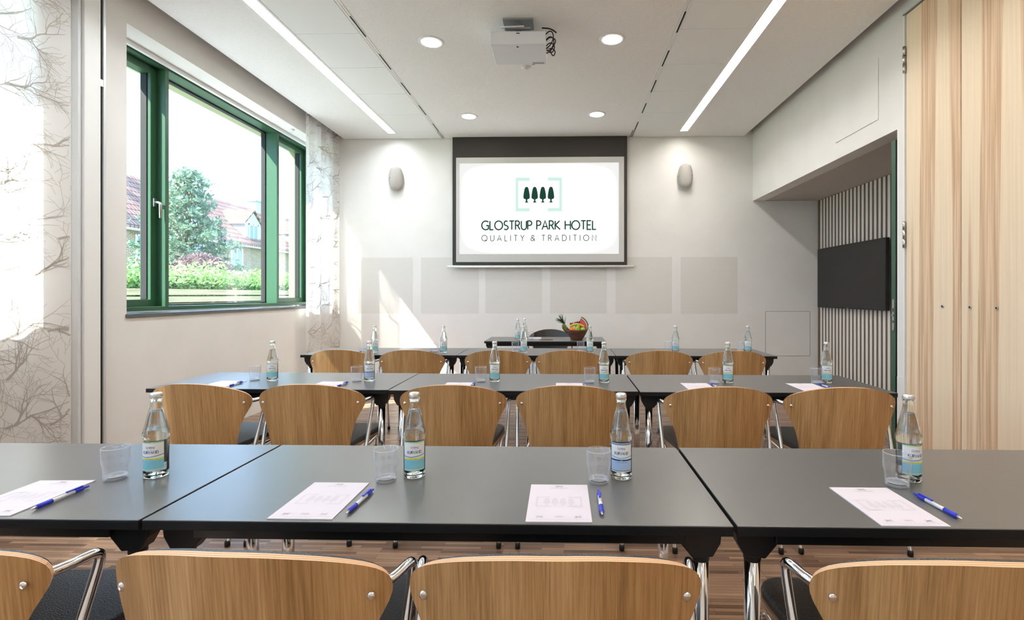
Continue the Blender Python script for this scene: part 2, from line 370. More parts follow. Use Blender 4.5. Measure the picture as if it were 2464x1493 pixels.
# ------------------------------------------------------------------ stroke lettering
def arc(cx, cy, rx, ry, a0, a1, n=14): return [(cx + rx * math.cos(R(a0 + (a1 - a0) * i / n)), cy + ry * math.sin(R(a0 + (a1 - a0) * i / n))) for i in range(n + 1)]
GL = {
 'A': (0.74, [[(0, 0), (0.37, 1), (0.74, 0)], [(0.13, 0.34), (0.61, 0.34)]]),
 'C': (0.78, [arc(0.5, 0.5, 0.5, 0.5, 50, 310, 22)]),
 'D': (0.74, [[(0, 0), (0, 1), (0.28, 1)] + arc(0.28, 0.5, 0.46, 0.5, 90, -90, 18)[1:] + [(0, 0)]]),
 'E': (0.50, [[(0.5, 1), (0, 1), (0, 0), (0.5, 0)], [(0, 0.52), (0.44, 0.52)]]),
 'G': (0.86, [arc(0.5, 0.5, 0.5, 0.5, 48, 318, 22)[:-1] + [(0.84, 0.13), (0.84, 0.48), (0.55, 0.48)]]),
 'H': (0.66, [[(0, 0), (0, 1)], [(0.66, 0), (0.66, 1)], [(0, 0.53), (0.66, 0.53)]]),
 'I': (0.02, [[(0.01, 0), (0.01, 1)]]),
 'K': (0.62, [[(0, 0), (0, 1)], [(0.55, 1), (0.03, 0.52), (0.62, 0)]]),
 'L': (0.44, [[(0, 1), (0, 0), (0.44, 0)]]),
 'N': (0.68, [[(0, 0), (0, 1), (0.68, 0), (0.68, 1)]]),
 'O': (0.98, [arc(0.49, 0.5, 0.49, 0.5, 90, 450, 32)]),
 'P': (0.50, [[(0, 0), (0, 1), (0.24, 1)] + arc(0.24, 0.74, 0.26, 0.26, 90, -90, 14)[1:] + [(0, 0.48)]]),
 'Q': (0.98, [arc(0.49, 0.5, 0.49, 0.5, 90, 450, 32), [(0.55, 0.22), (0.92, -0.02)]]),
 'R': (0.56, [[(0, 0), (0, 1), (0.24, 1)] + arc(0.24, 0.75, 0.25, 0.25, 90, -90, 14)[1:] + [(0, 0.5)], [(0.24, 0.5), (0.56, 0)]]),
 'S': (0.52, [arc(0.27, 0.74, 0.23, 0.26, 40, 270, 14) + arc(0.26, 0.24, 0.26, 0.24, 90, -145, 14)[1:]]),
 'T': (0.60, [[(0, 1), (0.60, 1)], [(0.30, 1), (0.30, 0)]]),
 'U': (0.64, [[(0, 1), (0, 0.33)] + arc(0.32, 0.32, 0.32, 0.32, 180, 360, 16) + [(0.64, 1)]]),
 'V': (0.70, [[(0, 1), (0.35, 0), (0.70, 1)]]),
 'M': (0.8, [[(0, 0), (0.05, 1), (0.4, 0.25), (0.75, 1), (0.8, 0)]]),
 'Y': (0.62, [[(0, 1), (0.31, 0.48), (0.62, 1)], [(0.31, 0.48), (0.31, 0)]]),
 '&': (0.74, [[(0.74, 0.0), (0.2, 0.62)] + arc(0.35, 0.80, 0.19, 0.19, 190, -20, 14) + [(0.3, 0.5)] + arc(0.26, 0.26, 0.26, 0.26, 80, 330, 16) + [(0.68, 0.48)]]),
}
def ribbon(pts, wd):
    n = len(pts); P = [Vector((p[0], p[1])) for p in pts]; L_ = []; R_ = []
    for i in range(n):
        d0 = (P[i] - P[i - 1]).normalized() if i > 0 else None
        d1 = (P[i + 1] - P[i]).normalized() if i < n - 1 else None
        if d0 is None: d0 = d1
        if d1 is None: d1 = d0
        n0 = Vector((-d0.y, d0.x)); n1 = Vector((-d1.y, d1.x)); nn = n0 + n1
        nn = n0 if nn.length < 0.2 else nn.normalized()
        k = min(1.8, 1 / max(0.3, nn.dot(n0)))
        L_.append(P[i] + nn * wd / 2 * k); R_.append(P[i] - nn * wd / 2 * k)
    v = L_ + R_; f = [(i, n + i, n + i + 1, i + 1) for i in range(n - 1)]
    return [(p.x, p.y) for p in v], f
def lettering(text, width, h, wt, gap=0.22, space=0.42, caps=None):
    """quads for text centred on 0; returns (verts2d, faces)"""
    x = 0; items = []
    for ch in text:
        if ch == ' ': x += space; continue
        wd, st = GL[ch]; sc = 1.0
        if caps and ch in caps: sc = 1.0
        items.append((x, st)); x += wd + gap
    tot = x - gap; sx = width / tot; V = []; F = []
    for (x0, st) in items:
        for s_ in st:
            v, f = ribbon([((x0 + p[0]) * sx, p[1] * h) for p in s_], wt); o = len(V); V += v; F += [tuple(o + a for a in q) for q in f]
    return [(a - width / 2, b) for a, b in V], F
def tree_poly(cx, z0, hh, ww):
    # stylised park tree on a small foot: list of convex-ish polygons as half outlines
    prof = [(0.04, 1.0), (0.16, 0.985), (0.26, 0.93), (0.33, 0.84), (0.41, 0.68), (0.47, 0.52), (0.5, 0.38), (0.49, 0.30), (0.42, 0.245), (0.2, 0.215), (0.12, 0.20), (0.12, 0.09), (0.2, 0.045), (0.27, 0.04), (0.27, 0.0)]
    return [(cx + a * ww, z0 + b * hh) for a, b in prof], [(cx - a * ww, z0 + b * hh) for a, b in prof]
def add_trees(mb, f3, n, x0, dx, z0, hh, ww, k):
    for i in range(n):
        a, b = tree_poly(x0 + i * dx, z0, hh, ww); m_ = len(a)
        mb.add([f3(*p) for p in a + b], [(j, j + 1, m_ + j + 1, m_ + j) for j in range(m_ - 1)], k)
def add_rect(mb, f3, x0, x1, z0, z1, k): mb.add([f3(x0, z0), f3(x1, z0), f3(x1, z1), f3(x0, z1)], [(0, 1, 2, 3)], k)
def add_text(mb, f3, text, cx, z, width, h, wt, k, **kw):
    V, F = lettering(text, width, h, wt, **kw); mb.add([f3(cx + a, z + b) for a, b in V], F, k)
def add_font(mb, f3, text, cx, z, width, h, k, shear=0.0):
    cu = bpy.data.curves.new('lettering', 'FONT'); cu.body = text; cu.shear = shear; cu.resolution_u = 3
    ob = bpy.data.objects.new('lettering', cu); COL.objects.link(ob)
    me = bpy.data.meshes.new_from_object(ob.evaluated_get(bpy.context.evaluated_depsgraph_get()))
    vs = [v.co.copy() for v in me.vertices]; fs = [tuple(p.vertices) for p in me.polygons]
    xs = [v.x for v in vs]; ys = [v.y for v in vs]; sx = width / (max(xs) - min(xs)); sy = h / (max(ys) - min(ys))
    mb.add([f3(cx + (v.x - (max(xs) + min(xs)) / 2) * sx, z + (v.y - min(ys)) * sy) for v in vs], fs, k)
    bpy.data.objects.remove(ob); bpy.data.curves.remove(cu); bpy.data.meshes.remove(me)

def smooth_path(P, it=2):
    P = [Vector(p) for p in P]
    for _ in range(it):
        Q = [P[0]]
        for a, b in zip(P, P[1:]): Q += [a * .75 + b * .25, a * .25 + b * .75]
        Q.append(P[-1]); P = Q
    return P
# ================================================================== SETTING
XW = -3.25          # window wall face
XR = 2.623          # opposite wall face
YB = 7.0            # back wall face
XN = 3.52           # far wall of the niche
CE = 3.461
Y0 = -2.6           # wall behind the camera
ZT = 3.75
struct(MB().box(-3.9, 4.2, Y0 - .2, YB + .2, -0.12, 0, 'floor').build('floor'))
struct(MB().box(-3.75, 4.2, YB, YB + .2, 0, ZT, 'wall').build('wall_back'))
struct(MB().box(-3.75, 4.2, Y0 - .2, Y0, 0, ZT, 'wall').build('wall_rear'))
struct(MB().box(-3.75, 4.2, Y0, YB, ZT, ZT + .15, 'wall').build('roof'))
# window wall with two openings (one behind each curtain run), a third added for light, outer face at -3.72
WZ0, WZ1 = 1.087, 3.28
A0, A1 = 3.63, 6.80     # window 1
B0, B1 = 0.55, 2.92     # window 2
wl = MB()
for (a, b, z0, z1) in [(Y0, YB, 0, WZ0), (Y0, YB, WZ1, ZT), (Y0, -2.3, WZ0, WZ1), (-.1, B0, WZ0, WZ1), (B1, A0, WZ0, WZ1), (A1, YB, WZ0, WZ1)]:
    wl.box(-3.70, XW, a, b, z0, z1, 'wall')
struct(wl.build('wall_left'))
# opposite wall with the recess near the back wall
wr = MB()
wr.box(XR, XR + .16, Y0, 3.99, 0, ZT, 'wall')
wr.box(XR, XR + .16, 3.99, YB, 2.56, ZT, 'wall')
struct(wr.build('wall_right'))
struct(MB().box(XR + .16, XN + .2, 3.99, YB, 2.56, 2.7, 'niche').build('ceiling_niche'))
struct(MB().box(XN, XN + .2, 3.9, YB, 0, 2.56, 'felt').build('wall_niche'))
struct(MB().box(XR + .16, XN, 3.87, 3.97, 0, 2.56, 'wall').build('wall_jamb'))
sl = MB(); y = 4.2
while y < 6.96:
    sl.box(XN - .004, XN, y, y + .042, 0.0, 2.555, 'slat'); y += .079
struct(sl.build('wall_slats'))
struct(MB().box(XR - .012, XR, 3.82, 3.99, 0, 0.62, 'white').box(XR - .012, XR + .1, 3.975, 3.99, 0, .62, 'white').build('trim_1'))

# ceiling: plaster centre field, smooth tiles, plaster margins, with service slots and strip light gaps
ceil = MB()
SL, SLW = -1.70, 0.05
SR = 0.935
LL, LR = -2.345, 1.61
for (a, b) in [(-3.11, LL - .07), (SL + SLW / 2, SR - SLW / 2), (LR + .07, 2.50)]:
    ceil.box(a, b, Y0, YB - .012, CE, CE + .06, 'ceil')
ceiling = struct(ceil.build('ceiling'))
ceiling['kind'] = 'structure'
step = 0.632; ys = [YB - .012 - .30 - i * step for i in range(16)]; ys = [YB - .012] + ys
for (a, b) in [(LL + .07, SL - SLW / 2), (SR + SLW / 2, LR - .07)]:
    for i in range(len(ys) - 1):
        MB().box(a, b, ys[i + 1] + .0025, ys[i] - .0025, CE, CE + .05, 'tile').build('ceiling_panel', ceiling)
# shared dark void lining above slots
for nm, cx in (('trim_2', SL), ('trim_3', SR)):
    m = MB(); m.box(cx - SLW / 2, cx + SLW / 2, Y0, YB - .02, CE + .045, CE + .06, 'rubber')
    m.box(cx - SLW / 2, cx - SLW / 2 + .006, Y0, YB - .02, CE - .004, CE + .045, 'white').box(cx + SLW / 2 - .006, cx + SLW / 2, Y0, YB - .02, CE - .004, CE + .045, 'white')
    m.box(cx - .003, cx + .003, Y0, YB - .02, CE - .004, CE + .04, 'white')
    y = Y0; sgn = 1 if cx < 0 else -1
    while y < YB - .3:
        # deflector blades: one side shut, the other blacked where it opens, swapping along the run
        e = min(y + .30, YB - .03); e2 = min(y + .62, YB - .03)
        m.box(cx - SLW / 2, cx, y, e2, CE, CE + .006, 'white')
        m.box(cx + .003, cx + SLW / 2 - .006, e, e2, CE + .004, CE + .010, 'rubber')  # black strip stands in for the dark inside the open slot
        m.box(cx, cx + SLW / 2, y, e, CE, CE + .006, 'white')
        y += .62
    struct(m.build(nm))

# hatch outline low on the back wall, access panel high on the opposite wall
h = MB()
for (x0, x1, z0, z1) in [(2.80, 3.41, 1.021, 1.026), (2.80, 3.41, .404, .409), (2.797, 2.802, .404, 1.026), (3.408, 3.413, .404, 1.026)]:
    h.box(x0, x1, YB - .003, YB, z0, z1, 'line')
tag(h.box(2.802, 3.408, YB - .002, YB, .409, 1.021, 'wall').build('access_hatch'), 'flush painted access hatch low on the back wall beside the slatted niche', 'hatch')
h = MB(); h.box(XR - .008, XR, 4.22, 4.87, 2.72, 3.235, 'wall')
tag(h.build('access_hatch', bevel=.002), 'large white access panel high above the niche opening', 'hatch')
# six square textured fields on the back wall
fx = [(-2.915, -2.138), (-2.019, -1.2), (-1.106, -.309), (-.193, .599), (.721, 1.508), (1.629, 2.417)]
fl = ['textured wall square closest to the corner curtain', 'textured wall square under the lower corner of the screen towards the window', 'textured wall square below the projected tree logo, window side',
      'textured wall square directly behind the fruit bowl', 'textured wall square under the screen corner towards the niche', 'textured wall square closest to the wall hatch']
for (a, b), l in zip(fx, fl):
    tag(MB().box(a, b, YB - .002, YB, .99, 1.782, 'patch').build('wall_square'), l, 'wall panel', 'textured squares across the back wall')

# ---- window 1
def window(name, y0, y1, mull, sashes):
    root = struct(empty(name, (0, 0, 0)))
    fr = MB(); xi, xo = -3.49, -3.672
    z0, z1 = WZ0 + .035, WZ1
    fr.box(xo, xi, y0, y1, z1 - .045, z1, 'green'); fr.box(xo, xi, y0, y1, z0, z0 + .035, 'green')
    fr.box(xo, xi, y0, y0 + .04, z0, z1, 'green'); fr.box(xo, xi, y1 - .04, y1, z0, z1, 'green')
    for a, b in mull: fr.box(xo, xi, a, b, z0 + .03, z1 - .04, 'green')
    fr.build('window_frame', root, bevel=.003)
    edges = [y0 + .04] + [e for m_ in mull for e in m_] + [y1 - .04]
    for i in range(0, len(edges), 2):
        a, b = edges[i], edges[i + 1]; zz0, zz1 = z0 + .035, z1 - .045
        if (i // 2) in sashes:
            s_ = MB(); t_ = .06; sx0, sx1 = -3.665, -3.57
            s_.box(sx0, sx1, a, a + t_, zz0, zz1, 'green'); s_.box(sx0, sx1, b - t_, b, zz0, zz1, 'green')
            s_.box(sx0, sx1, a + t_, b - t_, zz0, zz0 + t_, 'green'); s_.box(sx0, sx1, a + t_, b - t_, zz1 - t_, zz1, 'green')
            for q in (0.006,):
                s_.box(sx0 + .01, sx1 - .03, a + t_, a + t_ + .008, zz0 + t_, zz1 - t_, 'rubber'); s_.box(sx0 + .01, sx1 - .03, b - t_ - .008, b - t_, zz0 + t_, zz1 - t_, 'rubber')
            so = s_.build('window_sash', root, bevel=.004)
            MB().box(-3.656, -3.650, a + t_, b - t_, zz0 + t_, zz1 - t_, 'pane').build('window_pane', so)
            if i == 0 and name == 'window_1':
                hb = MB(); yc, zc = b - .03, 2.06
                hb.box(-3.57, -3.555, yc - .014, yc + .014, zc - .035, zc + .035, 'steel')
                hb.tube([(-3.555, yc, zc), (-3.525, yc, zc), (-3.513, yc, zc - .004), (-3.509, yc, zc - .018), (-3.508, yc, zc - .135)], .012, 'steel', 12)
                hb.build('handle', so)
        else:
            g_ = MB()
            for (p, q, r_, t2) in [(a, a + .012, zz0, zz1), (b - .012, b, zz0, zz1), (a, b, zz0, zz0 + .012), (a, b, zz1 - .012, zz1)]:
                g_.box(-3.68, -3.63, p, q, r_, t2, 'rubber')
            go = g_.build('window_gasket', root)
            MB().box(-3.656, -3.650, a, b, zz0, zz1, 'pane').build('window_pane', go)
    # outer reveal boards in the cladding
    ou = MB(); ou.box(-3.80, -3.672, y0 - .001, y1 + .001, z1 - .045, z1 + .05, 'green2')
    ou.box(-3.86, -3.70, y0 - .05, y1 + .05, z0 - .08, z0 + .01, 'alu')
    ou.box(-3.80, -3.70, y1, y1 + .05, z0, z1, 'green2'); ou.box(-3.80, -3.70, y0 - .05, y0, z0, z1, 'green2')
    ou.build('outer_reveal', root)
    return root
w1 = window('window_1', A0, A1, [(4.285, 4.325), (5.985, 6.03)], (0, 2))
w3 = window('fill_window', -2.3, -.1, [(-1.2, -1.16)], (0,))  # unseen window added to bring more daylight up to the ceiling
w2 = window('window_2', B0, B1, [(1.7, 1.74)], (0,))
# roller blind rail under the lintel and the sill board
tag(MB().box(-3.475, -3.44, A0 + .02, A1 - .02, WZ1 - .035, WZ1, 'white').build('blind_rail', bevel=.006), 'slim white blind rail along the top of the green window', 'blind rail')
for (a, b), nm in (((A0, A1), 'trim_4'), ((B0, B1), 'trim_5')):
    struct(MB().box(-3.50, XW + .012, a - .01, b + .01, WZ0 - .002, WZ0 + .026, 'sill').build(nm, bevel=.003))
sd = MB().lathe([(0, -.022), (.025, -.02), (.034, -.008), (.036, 0)], 'white', 24, (-3.33, 6.02, WZ1))
tag(sd.build('window_sensor'), 'small white round sensor under the window lintel near the corner curtain', 'sensor')

# partition end post by the near curtain
ps = MB()
ps.box(XW, XW + .045, 3.215, 3.235, 0, CE + .2, 'whitem').box(XW, XW + .06, 3.245, 3.36, 0, CE + .2, 'white')
ps.box(XW, XW + .05, 3.392, 3.412, 0, CE + .2, 'alu')
ps.box(XW, XW + .04, 3.36, 3.392, 0, CE + .2, 'rubber')
ps.box(XW + .04, XW + .052, 3.362, 3.390, 2.70, 2.75, 'alu')
struct(ps.build('trim_6', bevel=.003))

# ---- wood folding panels along the opposite wall
PY = [3.855, 3.33, 2.80, 2.27, 1.74, 1.21, .68, .15, -.38, -.91, -1.44, -1.97, -2.5]
for i in range(len(PY) - 1):
    a, b = PY[i], PY[i + 1]
    o = MB().box(-.022, 0, -(a - b) / 2 + .004, (a - b) / 2 - .004, 0.01, 3.385, 'ash').build('wood_panel', bevel=.003, loc=(XR - .002, (a + b) / 2, 0))
    lab = ['ash folding wall panel hinged to the white jamb beside the niche', 'ash folding wall panel with two keyholes, one seam away from the niche', 'ash folding wall panel two seams away from the niche'][i] if i < 3 else 'ash folding wall panel further along the wall past the keyholed panels'
    tag(o, lab, 'wall panel', 'ash folding wall panels')
    ks = {0: (-(3.5925 - 3.486), ), 1: (3.254 - 3.065, 3.057 - 3.065)}.get(i, ())
    for k_ in ks:
        c = MB(); c.tube([(-.027, 0, 0), (-.018, 0, 0)], .011, 'steel', 16); c.tube([(-.0285, 0, 0), (-.02, 0, 0)], .006, 'rubber', 10)
        c.build('keyhole', o, loc=(0, k_, 1.178))
    if i == 0:
        for hz in (3.047, 1.716):
            c = MB(); c.tube([(0, 0, -.10), (0, 0, -.035)], .011, 'steel', 12); c.tube([(0, 0, -.033), (0, 0, .033)], .011, 'steel', 12); c.tube([(0, 0, .035), (0, 0, .10)], .011, 'steel', 12)
            c.build('hinge', o, loc=(-.032, (a - b) / 2 + .004, hz))
struct(MB().box(XR - .03, XR, 3.862, 3.878, 0, 3.40, 'white').box(XR - .03, XR, Y0, 3.878, 3.388, 3.40, 'greyplate').build('trim_7'))

# ---- open green door in the niche opening
d = empty('green_door', (2.655, 4.06, 0)); tag(d, 'tall dark green door standing open at the edge of the niche', 'door')
MB().box(0.004, .80, 0, .05, 0.01, 2.50, 'dgreen').box(0, .004, 0, .05, 0.01, 2.50, 'dgreen2').build('door_leaf', d)
p = MB().box(-.003, 0, .014, .036, .97, 1.22, 'steel'); p.box(-.0035, -.001, .019, .031, 1.12, 1.15, 'rubber').box(-.0035, -.001, .019, .031, 1.03, 1.05, 'rubber')
p.box(-.012, 0, .018, .032, 1.085, 1.10, 'steel'); p.build('lock_plate', d)
p = MB().tube([(.035, -.045, .985), (.035, -.045, 1.235)], .009, 'steel', 12).tube([(.035, 0, 1.01), (.035, -.045, 1.01)], .007, 'steel').tube([(.035, 0, 1.21), (.035, -.045, 1.21)], .007, 'steel')
p.build('handle', d)
MB().box(.02, .05, -.02, 0, 1.24, 1.30, 'blue').build('card_reader', d)

# ---- wall television
t = empty('wall_television', (XN - .06, 6.15, 1.48)); tag(t, 'large black flat television hanging on the slatted niche wall', 'television')
MB().box(-.012, .03, -.72, .72, -.395, .395, 'tvb').build('casing', t, bevel=.004)
MB().box(-.0135, -.0115, -.71, .71, -.378, .387, 'tv').build('screen', t)
p = MB(); add_rect(p, lambda a, b: (-.0142, a, b), -.012, .012, -.39, -.383, 'whitem'); p.build('logo', t)

# ================================================================== ceiling lights etc
def strip(name, cx, key, lab):
    r = empty(name, (cx, 0, CE)); tag(r, lab, 'ceiling light', 'recessed strip lights')
    q = MB()
    for sx in (-1, 1): q.box(min(sx * .048, sx * .07), max(sx * .048, sx * .069), Y0, YB - .25, -.004, .05, 'white')
    q.box(-.069, .069, Y0, YB - .014, .045, .055, 'white').box(-.048, .048, YB - .25, YB - .25 + .012, .0, .05, 'white').box(-.069, .069, YB - .24, YB - .014, -.002, .02, 'white')
    q.build('housing', r)
    MB().box(-.046, .046, Y0 + .01, YB - .26, .030, .038, key).build('diffuser', r)
strip('strip_light', LL, 'strip_cool', 'long white recessed strip light running along the window side')
strip('strip_light', LR, 'strip_warm', 'long warm recessed strip light running along the wood panel side')
dl = empty('downlight', (0, 0, CE))
MB().lathe([(.081, -.001), (.083, -.006), (.108, -.006), (.112, -.001), (.112, .0), (.081, .0)], 'white', 40).build('trim_ring', dl)
MB().lathe([(0, -.004), (.081, -.004), (.081, .0), (0, .0)], 'down', 40).build('lamp', dl)
dl_pos = [(-1.158, 4.318, 'round downlight beside the projector, nearer the window strip'), (.415, 4.306, 'round downlight beside the projector, nearer the warm strip'),
          (-1.175, 6.13, 'round downlight just before the screen, nearer the window strip'), (.401, 6.097, 'round downlight just before the screen, nearer the warm strip')]
for i, (x, y, l) in enumerate(dl_pos):
    o = dl if i == 0 else copy_tree(dl); o.location = (x, y, CE); tag(o, l, 'ceiling light', 'round recessed downlights')
# unseen downlights added as fill for the near tables
for x in (-1.16, .41):
    for y in (2.45, .5, -1.4):
        o = copy_tree(dl); o.location = (x, y, CE); tag(o, 'round recessed downlight added unseen to light the near tables', 'ceiling light', 'round recessed downlights')
sm = MB().lathe([(0, -.03), (.016, -.03), (.02, -.02), (.042, -.016), (.047, -.006), (.048, 0)], 'white', 28, (-.373, 4.80, CE))
tag(sm.build('smoke_detector'), 'small white smoke detector on the ceiling behind the projector', 'smoke detector')

# projector
pj = empty('projector', (-.368, 3.96, 0)); tag(pj, 'grey white ceiling projector with black cables on its side', 'projector')
pb = MB(); hw = .222
prof = [(.0, 3.255), (.0, 3.355), (.05, 3.375), (.37, 3.375), (.37, 3.262), (.33, 3.245), (.02, 3.25)]
pb.prism([(a, b) for a, b in prof], 'x', -hw, hw, 'proj')
body = pb.build('body', pj, bevel=.008)
q = MB(); add_rect(q, lambda a, b: (a, -.001, b), -.012, .016, 3.335, 3.343, 'screenblack'); q.build('sensor', body)
q = MB().box(-.012, .004, .03, .042, 3.2465, 3.2495, 'screenblack').box(.10, .20, .30, .325, 3.243, 3.2475, 'greyplate'); q.build('label_plate', body)  # small dark mark and label plate under the body
q = MB().tube([(.10, .36, 3.31), (.10, .40, 3.31)], .04, 'black', 20); q.build('lens', body)
q = MB().box(-.12, .12, -.005, .16, 3.447, CE - .001, 'greyplate').box(-.02, .02, .05, .09, 3.375, 3.45, 'greyplate').box(-.1, .1, .02, .05, 3.385, 3.40, 'greyplate')
q.tube([(-.12, .01, 3.385), (-.14, .0, 3.39), (.05, 0, 3.395)], .006, 'whitem', 8); q.build('ceiling_mount', pj)
q = MB()
for i, (a, b, c_) in enumerate([(.02, .05, 3.36), (.05, .09, 3.33), (.09, .11, 3.30), (.14, .08, 3.28), (.10, .13, 3.35)]):
    q.tube(smooth_path([(hw - .005, a + .03, c_ - .01), (hw + .035, a, c_ + .012), (hw + .062 + .006 * i, a + .01, c_ - .012), (hw + .058, a + .04, c_ - .05), (hw + .03, b + .05, max(3.262, c_ - .075)), (hw - .005, b + .07, 3.272)], 3), .0045, 'rubber', 8)
q.tube(smooth_path([(hw - .03, .03, 3.395), (hw + .03, .02, 3.385), (hw + .06, .0, 3.36), (hw + .085, .02, 3.35)], 2), .006, 'rubber', 8)
q.box(hw, hw + .025, .14, .165, 3.265, 3.29, 'alu')
q.build('cables', pj)

# ---- projection screen with the hotel slide
ps_ = empty('projection_screen', (0, 6.93, 0)); tag(ps_, 'roll-down projection screen showing the hotel logo slide', 'projection screen')
MB().box(-1.556, .875, 0, .004, 1.668, CE - .002, 'screenblack').build('masking', ps_)
MB().box(-1.505, .832, -.003, 0, 1.712, 3.170, 's_mat').build('fabric', ps_)
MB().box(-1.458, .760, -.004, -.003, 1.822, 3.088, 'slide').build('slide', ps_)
f3 = lambda x, z: (x, -.0055, z)
bw, bt = .036, .046
x0, x1, z0_, z1_ = -.672, -.028, 2.415, 2.886
for sx, xe in ((1, x0), (-1, x1)):
    lg = MB()
    lg.prism([(xe, z0_), (xe, z1_), (xe + sx * .196, z1_), (xe + sx * .196, z1_ - bt), (xe + sx * bw, z1_ - bt), (xe + sx * bw, z0_ + bt), (xe + sx * .196, z0_ + bt), (xe + sx * .196, z0_)], 'y', -.0055, -.0045, 's_mint')
    lg.build('logo_bracket', ps_)
for i in range(4):
    lg = MB(); add_trees(lg, f3, 1, -.350 - .1695 + .113 * i, .113, 2.538, .219, .090, 's_dark'); lg.build('logo_tree', ps_)
lg = MB(); add_text(lg, f3, 'GLOSTRUP PARK HOTEL', -.350, 2.162, 1.59, .121, .0180, 's_dark', gap=.17, space=.46); lg.build('name_lettering', ps_)
lg = MB(); add_text(lg, f3, 'QUALITY & TRADITION', -.350, 2.005, 1.59, .080, .0092, 's_dark', gap=.60, space=.62); lg.build('motto_lettering', ps_)
MB().tube([(-1.63, 0, 1.648), (.965, 0, 1.648)], .016, 'white', 16).build('bottom_bar', ps_)
struct(MB().box(-1.60, .92, 6.90, 6.96, CE - .004, CE + .002, 'white').build('trim_8'))

# ---- wall speakers
def speaker(x, z, lab, rz):
    r = empty('wall_speaker', (x, YB - .075, z), rz); tag(r, lab, 'speaker', 'oval wall speakers beside the screen')
    out = []; 
    prof = []
    H_, W_ = .17, .098
    def oval(sc, yy, n=40):
        pts = []
        for i in range(n):
            a = 2 * PI * i / n; ca, sa = math.cos(a), math.sin(a)
            xx = W_ * sc * ca; zz = (H_ - W_) * (1 if sa > 0 else -1) * min(1, abs(sa) * 1.4) * (1 if sc > .3 else sc) + W_ * sc * sa
            pts.append((xx, yy, zz))
        return pts
    rings = [(.15, -.052), (.5, -.047), (.8, -.036), (.95, -.018), (1.0, 0.0), (.97, .012)]
    v = []; f = []; n = 40
    for sc, yy in rings: v += oval(sc, yy)
    for j in range(len(rings) - 1):
        for i in range(n): f.append((j * n + i, j * n + (i + 1) % n, (j + 1) * n + (i + 1) % n, (j + 1) * n + i))
    f.append(tuple(range(n))[::-1]); f.append(tuple((len(rings) - 1) * n + i for i in range(n)))
    MB().add(v, f, 'grille', True).build('grille', r)
    v = []; f = []; rr = [(1.0, .0), (1.06, .006), (1.05, .03), (.8, .05)]
    for sc, yy in rr: v += oval(sc, yy)
    for j in range(len(rr) - 1):
        for i in range(n): f.append((j * n + i, j * n + (i + 1) % n, (j + 1) * n + (i + 1) % n, (j + 1) * n + i))
    f.append(tuple((len(rr) - 1) * n + i for i in range(n)))
    MB().add(v, f, 'spk', True).build('casing', r)
    b_ = MB().tube([(0, .03, -.02), (0, .095, -.02)], .03, 'spk', 16)
    b_.build('bracket', r)
    for sx in (-1, 1): MB().ball((sx * .083, -.022, 0), .008, 'black').build('screw', r)
speaker(-2.35, 2.88, 'oval white wall speaker between the corner curtain and the screen', R(28))
speaker(1.675, 2.895, 'oval grey wall speaker on the niche side of the screen', R(-14))

